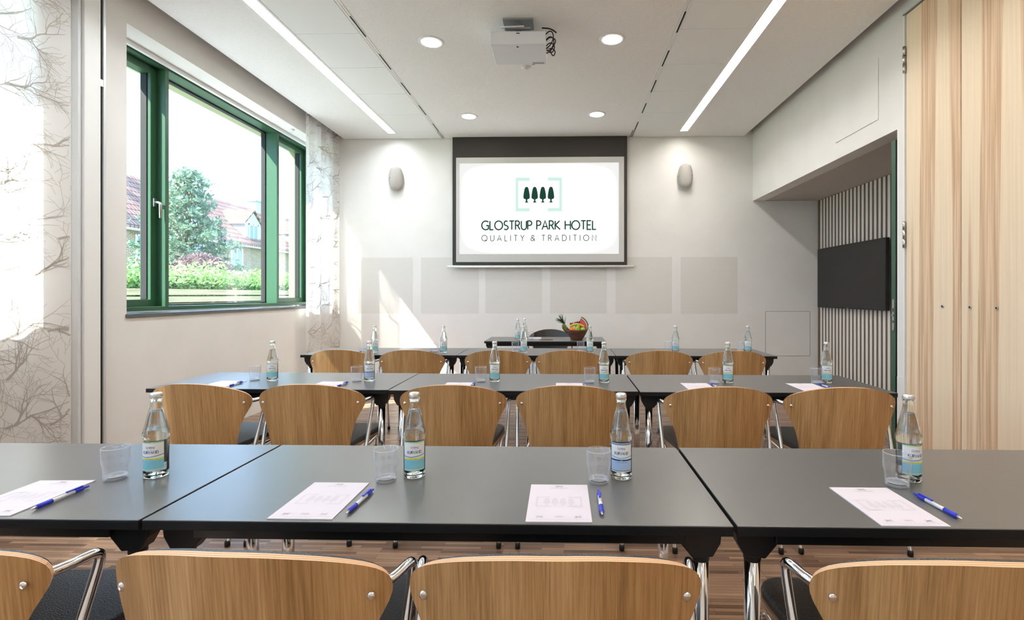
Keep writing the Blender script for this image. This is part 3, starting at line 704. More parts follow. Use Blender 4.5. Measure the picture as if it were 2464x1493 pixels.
# ---- curtains with branch print
def curtain(name, xc, y0, y1, z0, z1, waves, amp, lab, seed):
    rnd = random.Random(seed); n = int((y1 - y0) / .008)
    ph = [rnd.uniform(0, 6) for _ in range(3)]
    def off(y): 
        s_ = (y - y0)
        return amp * (math.sin(s_ * waves * 2 * PI + ph[0]) + .45 * math.sin(s_ * waves * 3.7 * PI + ph[1]))
    m = MB(); nz = 2; v = []; f = []
    for i in range(n + 1):
        y = y0 + (y1 - y0) * i / n
        for z in (z0, z1): v.append((xc + off(y), y, z))
    for i in range(n): f.append((2 * i, 2 * i + 2, 2 * i + 3, 2 * i + 1))
    m.add(v, f, 'sheer', True)
    r = m.build(name); tag(r, lab, 'curtain', 'sheer branch print curtains')
    b = MB()
    def stroke(pts, ws):
        # pts (y,z) polyline; tapering ribbon laid on the room side of the cloth
        P = [Vector(p) for p in pts]; L_ = []; R_ = []
        for i in range(len(P)):
            d = (P[min(i + 1, len(P) - 1)] - P[max(i - 1, 0)]); d = d.normalized() if d.length > 0 else Vector((1, 0)); nn = Vector((-d.y, d.x)) * ws[i] / 2
            L_.append(P[i] + nn); R_.append(P[i] - nn)
        if any(p.x < y0 or p.x > y1 or p.y > z1 or p.y < z0 for p in L_ + R_): return
        vv = [(xc + off(p.x) + .0025, p.x, p.y) for p in L_ + R_]; k = len(P)
        b.add(vv, [(i, i + 1, k + i + 1, k + i) for i in range(k - 1)], 'branch')
    def grow(y, z, ang, ln, wd, depth):
        pts = [(y, z)]; ws = [wd]; st = max(4, int(ln / .02)); a = ang; kids = []
        for i in range(st):
            a += rnd.uniform(-.22, .22); y += math.cos(a) * ln / st; z += math.sin(a) * ln / st
            pts.append((y, z)); ws.append(max(.0022, wd * (1 - .8 * (i + 1) / st) * rnd.uniform(.75, 1.25)))
            if depth < 4 and rnd.random() < .42: kids.append((y, z, a + rnd.choice((-1, 1)) * rnd.uniform(.4, 1.0), ln * rnd.uniform(.35, .7), ws[-1] * .75))
        for i in range(len(pts) - 1): stroke(pts[i:i + 2], ws[i:i + 2])
        for k_ in kids[:5]: grow(*k_, depth + 1)
    z = z0 - .1
    while z < z1:
        yy = y0 - .05
        while yy < y1:
            grow(yy + rnd.uniform(-.1, .1), z + rnd.uniform(-.04, .04), rnd.uniform(.25, .6), rnd.uniform(.3, .5), .016, 1)
            yy += .30
        z += rnd.uniform(.26, .34)
    # thin contour scribbles
    for k_ in range(int((y1 - y0) * (z1 - z0) * 18)):
        y, z = rnd.uniform(y0, y1), rnd.uniform(z0, z1); a = rnd.uniform(0, 6); cur = rnd.uniform(-.5, .5); pts = [(y, z)]
        for i in range(14):
            a += cur + rnd.uniform(-.4, .4); y += math.cos(a) * .014; z += math.sin(a) * .014; pts.append((y, z))
        stroke(pts, [.0025] * len(pts))
    tag(b.build('branch_print', r), kind='stuff')
curtain('sheer_curtain', -3.17, 0.45, 3.115, .03, CE + .08, 2.2, .018, 'wide sheer branch print curtain drawn beside the partition post', 3)
curtain('sheer_curtain', -3.17, 6.03, 6.93, .03, CE + .08, 3.3, .018, 'narrow sheer branch print curtain gathered in the back corner', 8)
for a, b, l in ((.3, 3.13, 'slim white curtain track above the wide curtain'), (3.5, 6.98, 'slim white curtain track running over the green window')):
    tag(MB().box(-3.185, -3.155, a, b, CE + .08, CE + .1, 'white').build('curtain_track'), l, 'curtain track')

# ================================================================== FURNITURE
TL, TD, TZ = 1.38, .585, .73
def make_table():
    r = empty('folding_table')
    MB().box(-TL / 2 + .001, TL / 2 - .001, 0, TD, TZ - .003, TZ, 'top').box(-TL / 2 + .001, TL / 2 - .001, 0, TD, TZ - .024, TZ - .003, 'edge').build('tabletop', r, bevel=.0012)
    q = MB()
    for y in (.03, TD - .06): q.box(-TL / 2 + .10, TL / 2 - .10, y, y + .03, TZ - .058, TZ - .024, 'black')
    q.build('under_rail', r, bevel=.003)
    for sx in (-1, 1):
        for y in (.065, TD - .065):
            xl = sx * (TL / 2 - .058)
            b = MB()
            P = [(sx * (TL / 2 - .012), TZ - .024), (sx * (TL / 2 - .20), TZ - .024), (sx * (TL / 2 - .20), TZ - .040), (sx * (TL / 2 - .125), TZ - .046), (sx * (TL / 2 - .082), TZ - .098), (sx * (TL / 2 - .034), TZ - .094), (sx * (TL / 2 - .016), TZ - .062)]
            b.prism(P, 'y', y - .022, y + .022, 'black')
            b.tube([(xl, y, TZ - .11), (xl, y, TZ - .03)], .0205, 'black', 20)
            for k in (0, 1): b.tube([(sx * (TL / 2 - .145 - .035 * k), y - .027, TZ - .040), (sx * (TL / 2 - .145 - .035 * k), y - .02, TZ - .040)], .006, 'black', 10)
            bo = b.build('corner_bracket', r, bevel=.004)
            l = MB().tube([(xl, y, .022), (xl, y, TZ - .075)], .019, 'chrome', 24)
            lo = l.build('leg', r)
            MB().lathe([(.021, 0), (.021, .018), (.018, .024)], 'rubber', 20, (xl, y, 0)).build('glide', lo)
    return r
tb = make_table(); first = True
tables = [(-1.688, 1.147, 0, 'dark grey folding table of the front row, closest to the window'), (-.302, 1.148, 0, 'dark grey folding table in the middle of the front row'), (1.086, 1.150, 0, 'dark grey folding table of the front row, closest to the wood panels'),
          (-1.668, 2.752, -.3, 'dark grey folding table of the second row, closest to the window'), (-.282, 2.735, 0, 'dark grey folding table in the middle of the second row'), (1.104, 2.722, 0, 'dark grey folding table of the second row, closest to the green door'),
          (-1.625, 4.322, 0, 'dark grey folding table of the third row, closest to the window'), (-.242, 4.322, 0, 'dark grey folding table in the middle of the third row'), (1.141, 4.322, 0, 'dark grey folding table of the third row, closest to the wall hatch'),
          (-.214, 5.625, 0, 'dark grey speaker table standing alone in front of the screen wall')]
for i, (x, y, a, l) in enumerate(tables):
    o = tb if i == 0 else copy_tree(tb); o.location = (x, y, 0); o.rotation_euler = (0, 0, R(a))
    tag(o, l, 'table', 'grey folding tables in three rows' if i < 9 else 'speaker table')

# ---- chair
OUT = [(.800, .002), (.7995, .035), (.798, .062), (.795, .09), (.791, .115), (.785, .145), (.778, .173), (.770, .198), (.761, .221), (.751, .242), (.741, .258), (.731, .269), (.721, .2765), (.710, .281), (.698, .2825), (.685, .281), (.670, .276), (.650, .266), (.625, .253), (.595, .240), (.56, .228), (.52, .218), (.48, .210), (.44, .205), (.41, .200), (.395, .19)]
def yb(x, z): return 1.22 * x * x + (.80 - z) * .10 + max(0, .5 - z) * .12
def shell(mb, off0, off1, scale, kf, kb, edge, cols=24, zt=0.0, zmin=.395):
    """curved sheet between two offsets along +y, edge faces striped when edge is a list"""
    rows = [(z, w_ * scale) for z, w_ in OUT if z >= zmin]
    L = len(edge) if isinstance(edge, list) else 1
    layers = []
    def P(j, i, off):
        z, w_ = rows[j]; x = (-1 + 2 * i / cols) * w_; z2 = .6 + (z - .6) * (scale if scale < 1 else 1)
        nx = -2.44 * x; ln = math.sqrt(1 + nx * nx)
        return (x + off * nx / ln, yb(x, z2) + off / ln, z2)
    nj = len(rows)
    for off, k, flip in ((off0, kb, False), (off1, kf, True)):
        v = [P(j, i, off) for j in range(nj) for i in range(cols + 1)]; f = []
        for j in range(nj - 1):
            for i in range(cols):
                q = (j * (cols + 1) + i, (j + 1) * (cols + 1) + i, (j + 1) * (cols + 1) + i + 1, j * (cols + 1) + i + 1)
                f.append(q[::-1] if flip else q)
        mb.add(v, f, k, True)
    loop = [(0, i) for i in range(cols + 1)] + [(j, cols) for j in range(1, nj)] + [(nj - 1, i) for i in range(cols - 1, -1, -1)] + [(j, 0) for j in range(nj - 2, 0, -1)]
    n = len(loop)
    for e in range(L):
        a, b = off0 + (off1 - off0) * e / L, off0 + (off1 - off0) * (e + 1) / L
        v = [P(j, i, a) for j, i in loop] + [P(j, i, b) for j, i in loop]
        mb.add(v, [(q, n + q, n + (q + 1) % n, (q + 1) % n) for q in range(n)], edge[e] if isinstance(edge, list) else edge, False)
def make_chair(name):
    r = empty(name)
    b = MB(); shell(b, 0, .0175, 1, 'oak', 'oak', ['ply_l', 'ply_d', 'ply_l', 'ply_d', 'ply_l']); bo = b.build('backrest', r)
    b = MB(); shell(b, .0178, .029, .992, 'leather', 'leather', 'leather'); b.build('back_pad', r)
    for s in (-1, 1):
        x, z = s * .247, .690; y = yb(x, z)
        MB().ball((x + s * .002, y - .001, z), .0085, 'chrome', sc=(1, .5, 1)).build('screw', bo)
    # seat: plywood under a cushion
    def seat_pts(w0, w1, y0_, y1_, rr=.07):
        P = [(-w0, y0_), (w0, y0_), (w1, y1_ - rr)]
        P += [(w1 - rr + rr * math.cos(R(a)), y1_ - rr + rr * math.sin(R(a))) for a in (20, 40, 60, 80)]
        P += [(-w1 + rr - rr * math.cos(R(a)), y1_ - rr + rr * math.sin(R(a))) for a in (80, 60, 40, 20)] + [(-w1, y1_ - rr)]
        return P
    P = seat_pts(.20, .235, .085, .575)
    s_ = MB()
    for k, (a, c) in enumerate([(.424, .4275), (.4275, .431), (.431, .4345)]): s_.prism(P, 'z', a, c, 'ply_d' if k % 2 else 'ply_l')
    s_.build('seat', r)
    P = seat_pts(.192, .229, .10, .568)
    MB().prism(P, 'z', .4345, .462, 'leather').build('seat_cushion', r, bevel=.010, seg=3)
    for s in (-1, 1):
        x0_ = s * .247; y0_ = yb(.247, .69) + .014
        pts = smooth_path([(x0_ - s * .02, y0_ + .004, .69), (x0_, y0_ + .012, .69), (s * .270, y0_ + .04, .692), (s * .283, .200, .694), (s * .284, .216, .684), (s * .284, .21, .66), (s * .282, .17, .56), (s * .274, .10, .36), (s * .262, -.008, .10), (s * .258, -.042, .018)], 2)
        l = MB().tube(pts, .0105, 'chrome', 12).build('rear_leg', r)
        MB().lathe([(.0125, 0), (.013, .02), (.011, .028)], 'rubber', 14, (s * .257, -.045, 0)).build('foot_cap', l)
        pts = smooth_path([(s * .275, .085, .385), (s * .262, .12, .398), (s * .235, .20, .408), (s * .222, .44, .414), (s * .226, .485, .405), (s * .232, .505, .36), (s * .240, .53, .018)], 2)
        l = MB().tube(pts, .0105, 'chrome', 12).build('front_leg', r)
        MB().lathe([(.0125, 0), (.013, .02), (.011, .028)], 'rubber', 14, (s * .240, .531, 0)).build('foot_cap', l)
    MB().tube([(-.226, .40, .4135), (.226, .40, .4135)], .009, 'chrome', 10).tube([(-.245, .17, .406), (.245, .17, .406)], .009, 'chrome', 10).build('seat_frame', r)
    return r
ch = make_chair('conference_chair')
rows = [(0, .858, [(-1.305, 2), (-.616, -2), (-.016, 0.8), (.752, -1.5)]),
        (1, 2.51, [(-1.937, -2.5), (-1.333, 1.5), (-.582, 1.0), (.028, -.8), (.797, .8), (1.41, -1.2)]),
        (2, 4.095, [(-1.885, -1), (-1.285, 1.2), (-.557, .5), (.04, -.5), (.797, 0), (1.407, 1)])]
RN = ['front', 'second', 'third']
k = 0
for ri, y, lst in rows:
    for i, (x, a) in enumerate(lst):
        o = ch if k == 0 else copy_tree(ch); k += 1
        o.location = (x, y - (.02 if ri == 1 and i > 3 else 0), 0); o.rotation_euler = (0, 0, R(a))
        if i == 0: l = 'oak-backed chair at the %s table row, closest to the window' % RN[ri]
        elif i == len(lst) - 1: l = 'oak-backed chair at the %s table row, closest to the wood panels' % RN[ri]
        else: l = 'oak-backed chair at the %s table row, %s from the window' % (RN[ri], ORD[i])
        tag(o, l, 'chair', 'oak-backed chairs at the three table rows')
tcx = copy_tree(ch); tcx.location = (-.185, 6.62, 0); tcx.rotation_euler = (0, 0, R(182))
tag(tcx, 'chair facing the room behind the speaker table, black padding showing', 'chair', 'speaker chair')

# ---- bottles
def cyl_f3(r): return lambda a, z: (r * math.sin(a / r), -r * math.cos(a / r), z)
def band(mb, r, a0, a1, z0, z1, k, n=20, wave=None):
    v = []; f = []
    for i in range(n + 1):
        a = R(a0 + (a1 - a0) * i / n)
        w0 = wave(i / n) if wave else 0
        for z in (z0 + w0, z1 + w0): v.append((r * math.sin(a), -r * math.cos(a), z))
    f = [(2 * i, 2 * i + 2, 2 * i + 3, 2 * i + 1) for i in range(n)]
    mb.add(v, f, k, True)
def make_bottle(kind):
    r = empty('mineral_water_bottle')
    outer = [(.0, .0035), (.022, .001), (.0275, .0), (.030, .003), (.031, .008), (.031, .022), (.0307, .024), (.0307, .108), (.031, .111), (.0322, .115), (.0332, .121), (.0332, .126), (.0318, .131), (.0300, .136), (.0275, .148), (.0245, .163), (.0215, .177), (.0185, .189), (.016, .199), (.0142, .208), (.0135, .216), (.0135, .222), (.0148, .2235), (.0152, .227), (.0146, .2305), (.0130, .232), (.0130, .238)]
    inner = [(.0105, .238), (.0105, .225), (.0112, .208), (.013, .198), (.0158, .188), (.0188, .176), (.0218, .162), (.0248, .147), (.0275, .134), (.0300, .124), (.0290, .112), (.0280, .106), (.0280, .014), (.026, .009), (.018, .0075), (.0, .0085)]
    MB().lathe(outer + inner, 'glass', 36).build('glass_body', r)
    wat = [(.0, .0087), (.0178, .0077), (.0258, .0092), (.0278, .0142), (.0278, .106), (.0288, .112), (.0297, .124), (.0272, .134), (.0245, .147), (.0215, .162), (.0185, .176), (.0155, .188), (.0140, .193), (.0, .193)]
    MB().lathe(wat, 'water', 36).build('water', r)
    # crown cap with fluted skirt
    c = MB(); n = 42; v = []; f = []
    rings = [(.0153, .2325, 1), (.0152, .2365, .7), (.0147, .2405, .3), (.0130, .2432, 0), (.009, .2442, 0), (.0, .2445, 0)]
    for rr, z, fl_ in rings:
        for i in range(n): 
            a = 2 * PI * i / n; q = rr + fl_ * .0007 * (1 if i % 2 else -1); v.append((q * math.cos(a), q * math.sin(a), z))
    for j in range(len(rings) - 1):
        for i in range(n): f.append((j * n + i, j * n + (i + 1) % n, (j + 1) * n + (i + 1) % n, (j + 1) * n + i))
    c.add(v, f, 'cap', True); c.build('cap', r)
    l = MB(); q = .0313; A = 62
    if kind == 'citrus':
        for (z0, z1, k) in [(.024, .026, 'lab_b'), (.026, .0275, 'lab_y'), (.0275, .056, 'lab_b'), (.056, .0605, 'lab_y'), (.0605, .102, 'lab_w'), (.102, .104, 'lab_y'), (.104, .107, 'lab_b')]:
            band(l, q, -A, A, z0, z1, k)
        band(l, q + .00015, -A, A, .062, .0645, 'lab_b', 24, lambda t: .006 * (abs(t - .35) * 1.4) ** 1.3)
        band(l, q + .0002, -A, A, .0635, .0645, 'lab_n', 24, lambda t: .006 * (abs(t - .35) * 1.4) ** 1.3)
    else:
        for (z0, z1, k) in [(.024, .0265, 'lab_w'), (.0265, .028, 'lab_n'), (.028, .056, 'lab_p'), (.056, .060, 'lab_n'), (.060, .101, 'lab_w'), (.101, .103, 'lab_n'), (.103, .106, 'lab_p')]:
            band(l, q, -A, A, z0, z1, k)
        band(l, q + .00015, -A, A, .062, .065, 'lab_b', 24, lambda t: .007 * (abs(t - .5) * 1.5) ** 1.3)
    lo = l.build('label', r)
    t = MB(); g = cyl_f3(q + .0003)
    add_font(t, g, 'Carlsberg', .0, .0865, .023, .0085, 'lab_n', shear=.25)
    add_rect(t, g, -.006, .004, .0848, .0855, 'lab_n')
    add_text(t, g, 'KURVAND', .0, .0735, .040, .0078, .0012, 'lab_n')
    if kind == 'citrus': add_text(t, g, 'CITRUS', .0, .0345, .040, .012, .0011, 'lab_g', gap=.5); add_text(t, g, 'MILD CITRUS', -.004, .0573, .022, .0018, .0003, 'lab_n')
    else: add_text(t, g, 'MILD', .0, .0570, .006, .0018, .0003, 'lab_w'); add_text(t, g, 'NATURLIGT MINERALVAND', .0, .0505, .034, .0022, .0003, 'lab_n', gap=.4)
    t.build('lettering', lo)
    l = MB(); band(l, q, 130, 230, .03, .10, 'lab_back'); l.build('back_label', r)
    return r
bc = make_bottle('citrus'); bn = make_bottle('plain')
used = set()
def bottle(x, y, rz, lab, grp, plain=False, z=TZ):
    src = bn if plain else bc
    if src.name in used: o = copy_tree(src)
    else: o = src; used.add(src.name)
    o.location = (x, y, z); o.rotation_euler = (0, 0, R(rz)); tag(o, lab, 'bottle', grp); return o
def make_glass():
    prof = [(.0, 0), (.026, 0), (.0285, .002), (.0290, .010), (.0292, .030), (.0300, .038), (.0325, .047), (.0340, .055), (.0342, .0915), (.0336, .0928), (.0326, .0922), (.0323, .056), (.0308, .048), (.0283, .040), (.0274, .031), (.0272, .014), (.024, .0105), (.0, .010)]
    g = MB().lathe(prof, 'tumbler', 40); n_ = 40; e = g.mi('tumbler_edge')
    for j in list(range(1, 3)) + [8, 9]:
        for i in range(n_): g.m[j * n_ + i] = e
    for i in range(n_): g.m[15 * n_ + i] = e
    return g.build('drinking_glass')
gl = make_glass(); gn = [0]
def glass(x, y, lab, grp, z=TZ):
    o = gl if gn[0] == 0 else gl.copy()
    if gn[0]: COL.objects.link(o)
    gn[0] += 1; o.location = (x, y, z); tag(o, lab, 'drinking glass', grp); return o
def make_pad():
    w_, d_ = .155, .226
    p = MB().box(-w_ / 2, w_ / 2, 0, d_, 0, .0022, 'paper').build('notepad')
    m = MB(); g = lambda a, b: (a, b, .0026)
    def br(cx, cz, W, H, t, arm, k):
        for s in (-1, 1):
            add_rect(m, g, min(cx + s * W / 2, cx + s * (W / 2 - t)), max(cx + s * W / 2, cx + s * (W / 2 - t)), cz - H / 2, cz + H / 2, k)
            for e in (-1, 1):
                add_rect(m, g, min(cx + s * W / 2, cx + s * (W / 2 - arm)), max(cx + s * W / 2, cx + s * (W / 2 - arm)), min(cz + e * H / 2, cz + e * (H / 2 - t)), max(cz + e * H / 2, cz + e * (H / 2 - t)), k)
    br(0, .211, .020, .011, .0009, .005, 'print'); add_trees(m, g, 4, -.0055, .0037, .2075, .008, .003, 'print')
    add_text(m, g, 'GLOSTRUP PARK HOTEL', 0, .1990, .052, .0028, .0004, 'print', gap=.17, space=.24)
    add_text(m, g, 'QUALITY & TRADITION', 0, .1948, .046, .0018, .0003, 'print', gap=.6, space=.6)
    br(0, .112, .118, .062, .0055, .036, 'printl'); add_trees(m, g, 4, -.031, .0207, .090, .044, .018, 'printl')
    for cx in (-.046, .046): br(cx, .026, .015, .009, .0008, .004, 'print'); add_trees(m, g, 4, cx - .0042, .0028, .0225, .006, .0022, 'print'); add_rect(m, g, cx - .011, cx + .011, .0185, .0190, 'print')
    el = [(.010 * math.cos(2 * PI * i / 28), .026 + .0045 * math.sin(2 * PI * i / 28)) for i in range(29)]
    v, f = ribbon(el, .0006); m.add([g(*q) for q in v], f, 'print'); add_rect(m, g, -.007, .007, .0253, .0267, 'print')
    x = -.070
    while x < .066: add_rect(m, g, x, x + .006, .0105, .0110, 'print'); x += .0078
    x = -.03
    while x < .028: add_rect(m, g, x, x + .005, .0068, .0072, 'print'); x += .0065
    m.build('letterhead_print', p); return p
pad0 = make_pad(); pn = [0]
def pad(x, y, rz, lab, grp, z=TZ):
    o = pad0 if pn[0] == 0 else copy_tree(pad0); pn[0] += 1
    o.location = (x, y, z); o.rotation_euler = (0, 0, R(rz)); tag(o, lab, 'notepad', grp); return o
def make_pen():
    r = empty('ballpoint_pen'); z = .0062
    MB().tube([(0, .000, z), (0, .003, z), (0, .013, z)], [.0009, .0016, .0042], 'silver', 14).build('tip', r)
    MB().tube([(0, .013, z), (0, .016, z), (0, .035, z), (0, .050, z)], [.0045, .0058, .0054, .0058], 'blue', 16).build('grip', r)
    MB().tube([(0, .050, z), (0, .056, z), (0, .108, z)], [.0046, .0050, .0050], 'clearp', 16).tube([(0, .056, z + .0001), (0, .100, z + .0001)], .0030, 'blue', 10).build('barrel', r)
    MB().tube([(0, .108, z), (0, .112, z), (0, .132, z), (0, .133, z)], [.0050, .0055, .0053, .0035], 'blue', 16).tube([(0, .132, z), (0, .148, z)], .0030, 'blue', 12).build('push_button', r)
    MB().box(-.0025, .0025, .088, .132, z + .0062, z + .0082, 'blue').box(-.0025, .0025, .124, .131, z + .004, z + .0075, 'blue').ball((0, .090, z + .0062), .0024, 'blue').build('clip', r)
    return r
pen0 = make_pen(); qn = [0]
def pen(x, y, rz, lab, grp, z=TZ, roll=None):
    o = pen0 if qn[0] == 0 else copy_tree(pen0); qn[0] += 1
    o.location = (x, y, z); o.rotation_euler = (0, 0, R(rz)); tag(o, lab, 'pen', grp); return o
# front row: (bottle, glass, pad, pen)
G = [('water bottles on the front row', 'glasses on the front row', 'notepads on the front row', 'pens on the front row'),
     ('water bottles on the second row', 'glasses on the second row', 'notepads on the second row', 'pens on the second row'),
     ('water bottles on the third row', 'glasses on the third row', 'notepads on the third row', 'pens on the third row')]
SET = [[((-1.190, 1.428, 12), (-1.285, 1.400), (-1.399, 1.156, 2), (-1.298, 1.183, 0)),
        ((-.437, 1.448, 17), (-.504, 1.403), (-.622, 1.158, 0), (-.520, 1.179, -3)),
        ((.166, 1.452, -5), (.098, 1.408), (-.012, 1.157, .3), (.091, 1.187, -.5)),
        ((.985, 1.450, 0), (.921, 1.402), (.803, 1.156, 0), (.928, 1.185, 3))],
       [((-1.795, 3.03, 25), (-1.905, 3.03), (-2.012, 2.77, 0), (-1.915, 2.80, 4)),
        ((-1.192, 3.03, 22), (-1.262, 3.01), (-1.385, 2.762, 0), (-1.292, 2.80, -2)),
        ((-.422, 3.03, 9), (-.503, 3.01), (-.621, 2.75, 0), (-.528, 2.795, 0)),
        ((.241, 3.01, -3), (.154, 2.99), (.031, 2.745, 0), (.125, 2.80, 1)),
        ((.984, 3.02, -16), (.895, 2.99), (.770, 2.76, 0), (.868, 2.80, 2)),
        ((1.573, 3.03, -12), (1.503, 3.005), (1.392, 2.765, 0), (1.497, 2.805, 3))],
       [((-1.735, 4.53, 21), (-1.832, 4.56), (-1.955, 4.335, 0), (-1.845, 4.38, 4)),
        ((-1.097, 4.52, 13), (-1.190, 4.57), (-1.315, 4.335, 0), (-1.208, 4.38, 0)),
        ((-.365, 4.53, 4), (-.446, 4.58), (-.57, 4.335, 0), (-.468, 4.38, 0)),
        ((.236, 4.55, 0), (.155, 4.63), (.03, 4.335, 0), (.128, 4.38, 2)),
        ((1.022, 4.60, -10), (.966, 4.66), (.84, 4.335, 0), (.94, 4.38, 0)),
        ((1.683, 4.61, -16), (1.641, 4.68), (1.51, 4.335, 0), (1.61, 4.38, 0))]]
for ri, sets in enumerate(SET):
    for i, (b, g, p, q) in enumerate(sets):
        pl = (ri, i) in ((0, 2), (1, 1))
        row = RN[ri] + ' table row'; where = '%s from the window' % ORD[i]
        bottle(b[0], b[1], b[2], ('pale and dark blue labelled water bottle on the %s, %s' if pl else 'citrus water bottle on the %s, %s') % (row, where), G[ri][0], pl)
        glass(g[0], g[1], 'empty drinking glass on the %s, %s' % (row, where), G[ri][1])
        pad(p[0], p[1], p[2], 'white printed notepad on the %s, %s' % (row, where), G[ri][2])
        pen(q[0], q[1], q[2], 'blue ballpoint pen on the %s, %s' % (row, where), G[ri][3])
bottle(-.541, 5.84, 8, 'citrus water bottle on the speaker table, window side of the pair', 'water bottles on the speaker table')
bottle(-.468, 5.93, 0, 'citrus water bottle on the speaker table, fruit bowl side of the pair', 'water bottles on the speaker table')
glass(-.388, 5.86, 'empty drinking glass on the speaker table beside the bottle pair', 'glass on the speaker table')
o = pad(-.345, 5.90, 4, 'white notepad on the speaker table behind the glass', 'notepad on the speaker table')
tr = MB().box(-.078, .078, -.05, .05, 0, .004, 'tray').box(-.078, .078, -.05, -.046, .004, .009, 'tray').box(-.078, .078, .046, .05, .004, .009, 'tray').box(-.078, -.074, -.05, .05, .004, .009, 'tray').box(.074, .078, -.05, .05, .004, .009, 'tray') if False else None

# ---- fruit bowl on the speaker table
M['bowl'] = noise_var(mat('dark_turned_wood', (0.1, 0.05, 0.03), 0.45), srgb(74, 46, 36), srgb(128, 84, 64), scale=(4, 4, 40), nscale=2.2)
M['bronze'] = mat('brown_board', srgb(120, 98, 74), 0.5)
tag(MB().box(-.08, .08, -.03, .03, 0, .006, 'bronze').box(-.07, .07, -.022, .022, .006, .008, 'bowl').build('wooden_sign_board', bevel=.001, loc=(-.205, 5.79, TZ)), 'small flat brown wooden board lying in front of the speaker notepad', 'board')
BX, BY = .150, 5.83
bw_ = MB().lathe([(.0, 0), (.062, 0), (.068, .006), (.086, .035), (.108, .072), (.126, .108), (.130, .120), (.126, .121), (.121, .108), (.102, .072), (.08, .036), (.055, .012), (.0, .010)], 'bowl', 40, (BX, BY, TZ))
tag(bw_.build('fruit_bowl'), 'dark turned wooden bowl of fruit on the speaker table', 'bowl')
M['orange'] = mat('orange_peel', srgb(232, 120, 34), 0.5)
M['pear'] = mat('green_pear_skin', srgb(170, 178, 62), 0.45)
M['apple'] = mat('green_apple_skin', srgb(150, 186, 52), 0.35)
M['grape'] = mat('red_grape_skin', srgb(140, 40, 58), 0.3)
M['banana'] = mat('green_banana_skin', srgb(182, 184, 66), 0.5)
M['melon'] = mat('watermelon_flesh', srgb(228, 92, 98), 0.45)
M['rind'] = mat('watermelon_rind', srgb(40, 84, 44), 0.4)
M['rindw'] = mat('watermelon_white', srgb(226, 232, 196), 0.5)
M['pine'] = mat('pineapple_flesh', srgb(238, 204, 96), 0.5)
M['pines'] = noise_var(mat('pineapple_skin', (0.2, 0.2, 0.05), 0.7), srgb(44, 60, 34), srgb(140, 126, 50), nscale=55)
M['pleaf'] = mat('pineapple_leaf', srgb(58, 88, 62), 0.5)
M['stalk'] = mat('stalk_brown', srgb(80, 62, 34), 0.7)
Z0 = TZ + .10
g_ = 'fruit in the wooden bowl'
tag(MB().ball((-.0, 0, 0), .034, 'orange', 18, 12).build('orange', loc=(BX - .052, BY - .045, Z0 + .020)), 'round orange at the front of the fruit bowl beside the pineapple', 'fruit', g_)
def pear(x, y, z, rx, rz, lab):
    o = MB().lathe([(0, -.034), (.014, -.032), (.028, -.02), (.034, 0), (.030, .018), (.020, .034), (.015, .048), (.010, .056), (0, .058)], 'pear', 20).build('pear', loc=(x, y, z), rot=(R(rx), 0, R(rz)))
    MB().tube([(0, 0, .055), (.002, 0, .066), (.006, 0, .074)], .0016, 'stalk', 6).build('stalk', o); tag(o, lab, 'fruit', g_)
pear(BX + .002, BY - .056, Z0 + .022, 20, 70, 'green pear lying beside the orange in the fruit bowl')
pear(BX + .01, BY + .075, Z0 + .03, 40, -20, 'green pear at the back of the fruit bowl under the watermelon')
def apple(x, y, z, lab):
    o = MB().lathe([(0, -.026), (.012, -.029), (.026, -.02), (.033, 0), (.031, .014), (.020, .026), (.009, .027), (0, .020)], 'apple', 20).build('apple', loc=(x, y, z))
    MB().tube([(0, 0, .018), (.003, 0, .036)], .0014, 'stalk', 6).build('stalk', o); tag(o, lab, 'fruit', g_)
apple(BX + .066, BY - .05, Z0 + .020, 'green apple at the front of the fruit bowl below the watermelon')
apple(BX - .035, BY + .05, Z0 + .012, 'green apple behind the orange in the fruit bowl')
pts = smooth_path([(-.085, 0, .0), (-.05, 0, .022), (0, 0, .03), (.05, 0, .022), (.085, 0, 0)], 2)
rr = [.004 + .0125 * math.sin(PI * min(1, max(0, i / (len(pts) - 1)))) ** .5 for i in range(len(pts))]
bo = MB().tube(pts, rr, 'banana', 10).build('banana', loc=(BX + .0, BY - .03, Z0 + .052)); MB().tube([(.083, 0, .002), (.10, 0, -.008)], [.004, .003], 'stalk', 6).build('stalk', bo)
tag(bo, 'green yellow banana lying across the fruit bowl', 'fruit', g_)
gr = empty('grape_bunch', (BX - .03, BY + .012, Z0 + .088)); tag(gr, 'bunch of red grapes on top of the fruit bowl', 'fruit', g_)
rg = random.Random(5)
for i in range(22):
    t_ = i / 21; MB().ball((-.045 + .10 * t_ + rg.uniform(-.006, .006), rg.uniform(-.02, .02), -.012 + .03 * t_ + rg.uniform(-.012, .012)), .0098, 'grape', 10, 7).build('grape', gr)
MB().tube([(-.05, 0, -.01), (0, 0, .002), (.055, 0, .022), (.062, 0, .034)], .0016, 'stalk', 6).build('stem', gr)
wm = empty('watermelon_wedge', (BX + .088, BY + .028, Z0 + .022)); wm.rotation_euler = (0, R(14), R(-18)); tag(wm, 'red watermelon wedge standing at the side of the fruit bowl', 'fruit', g_)
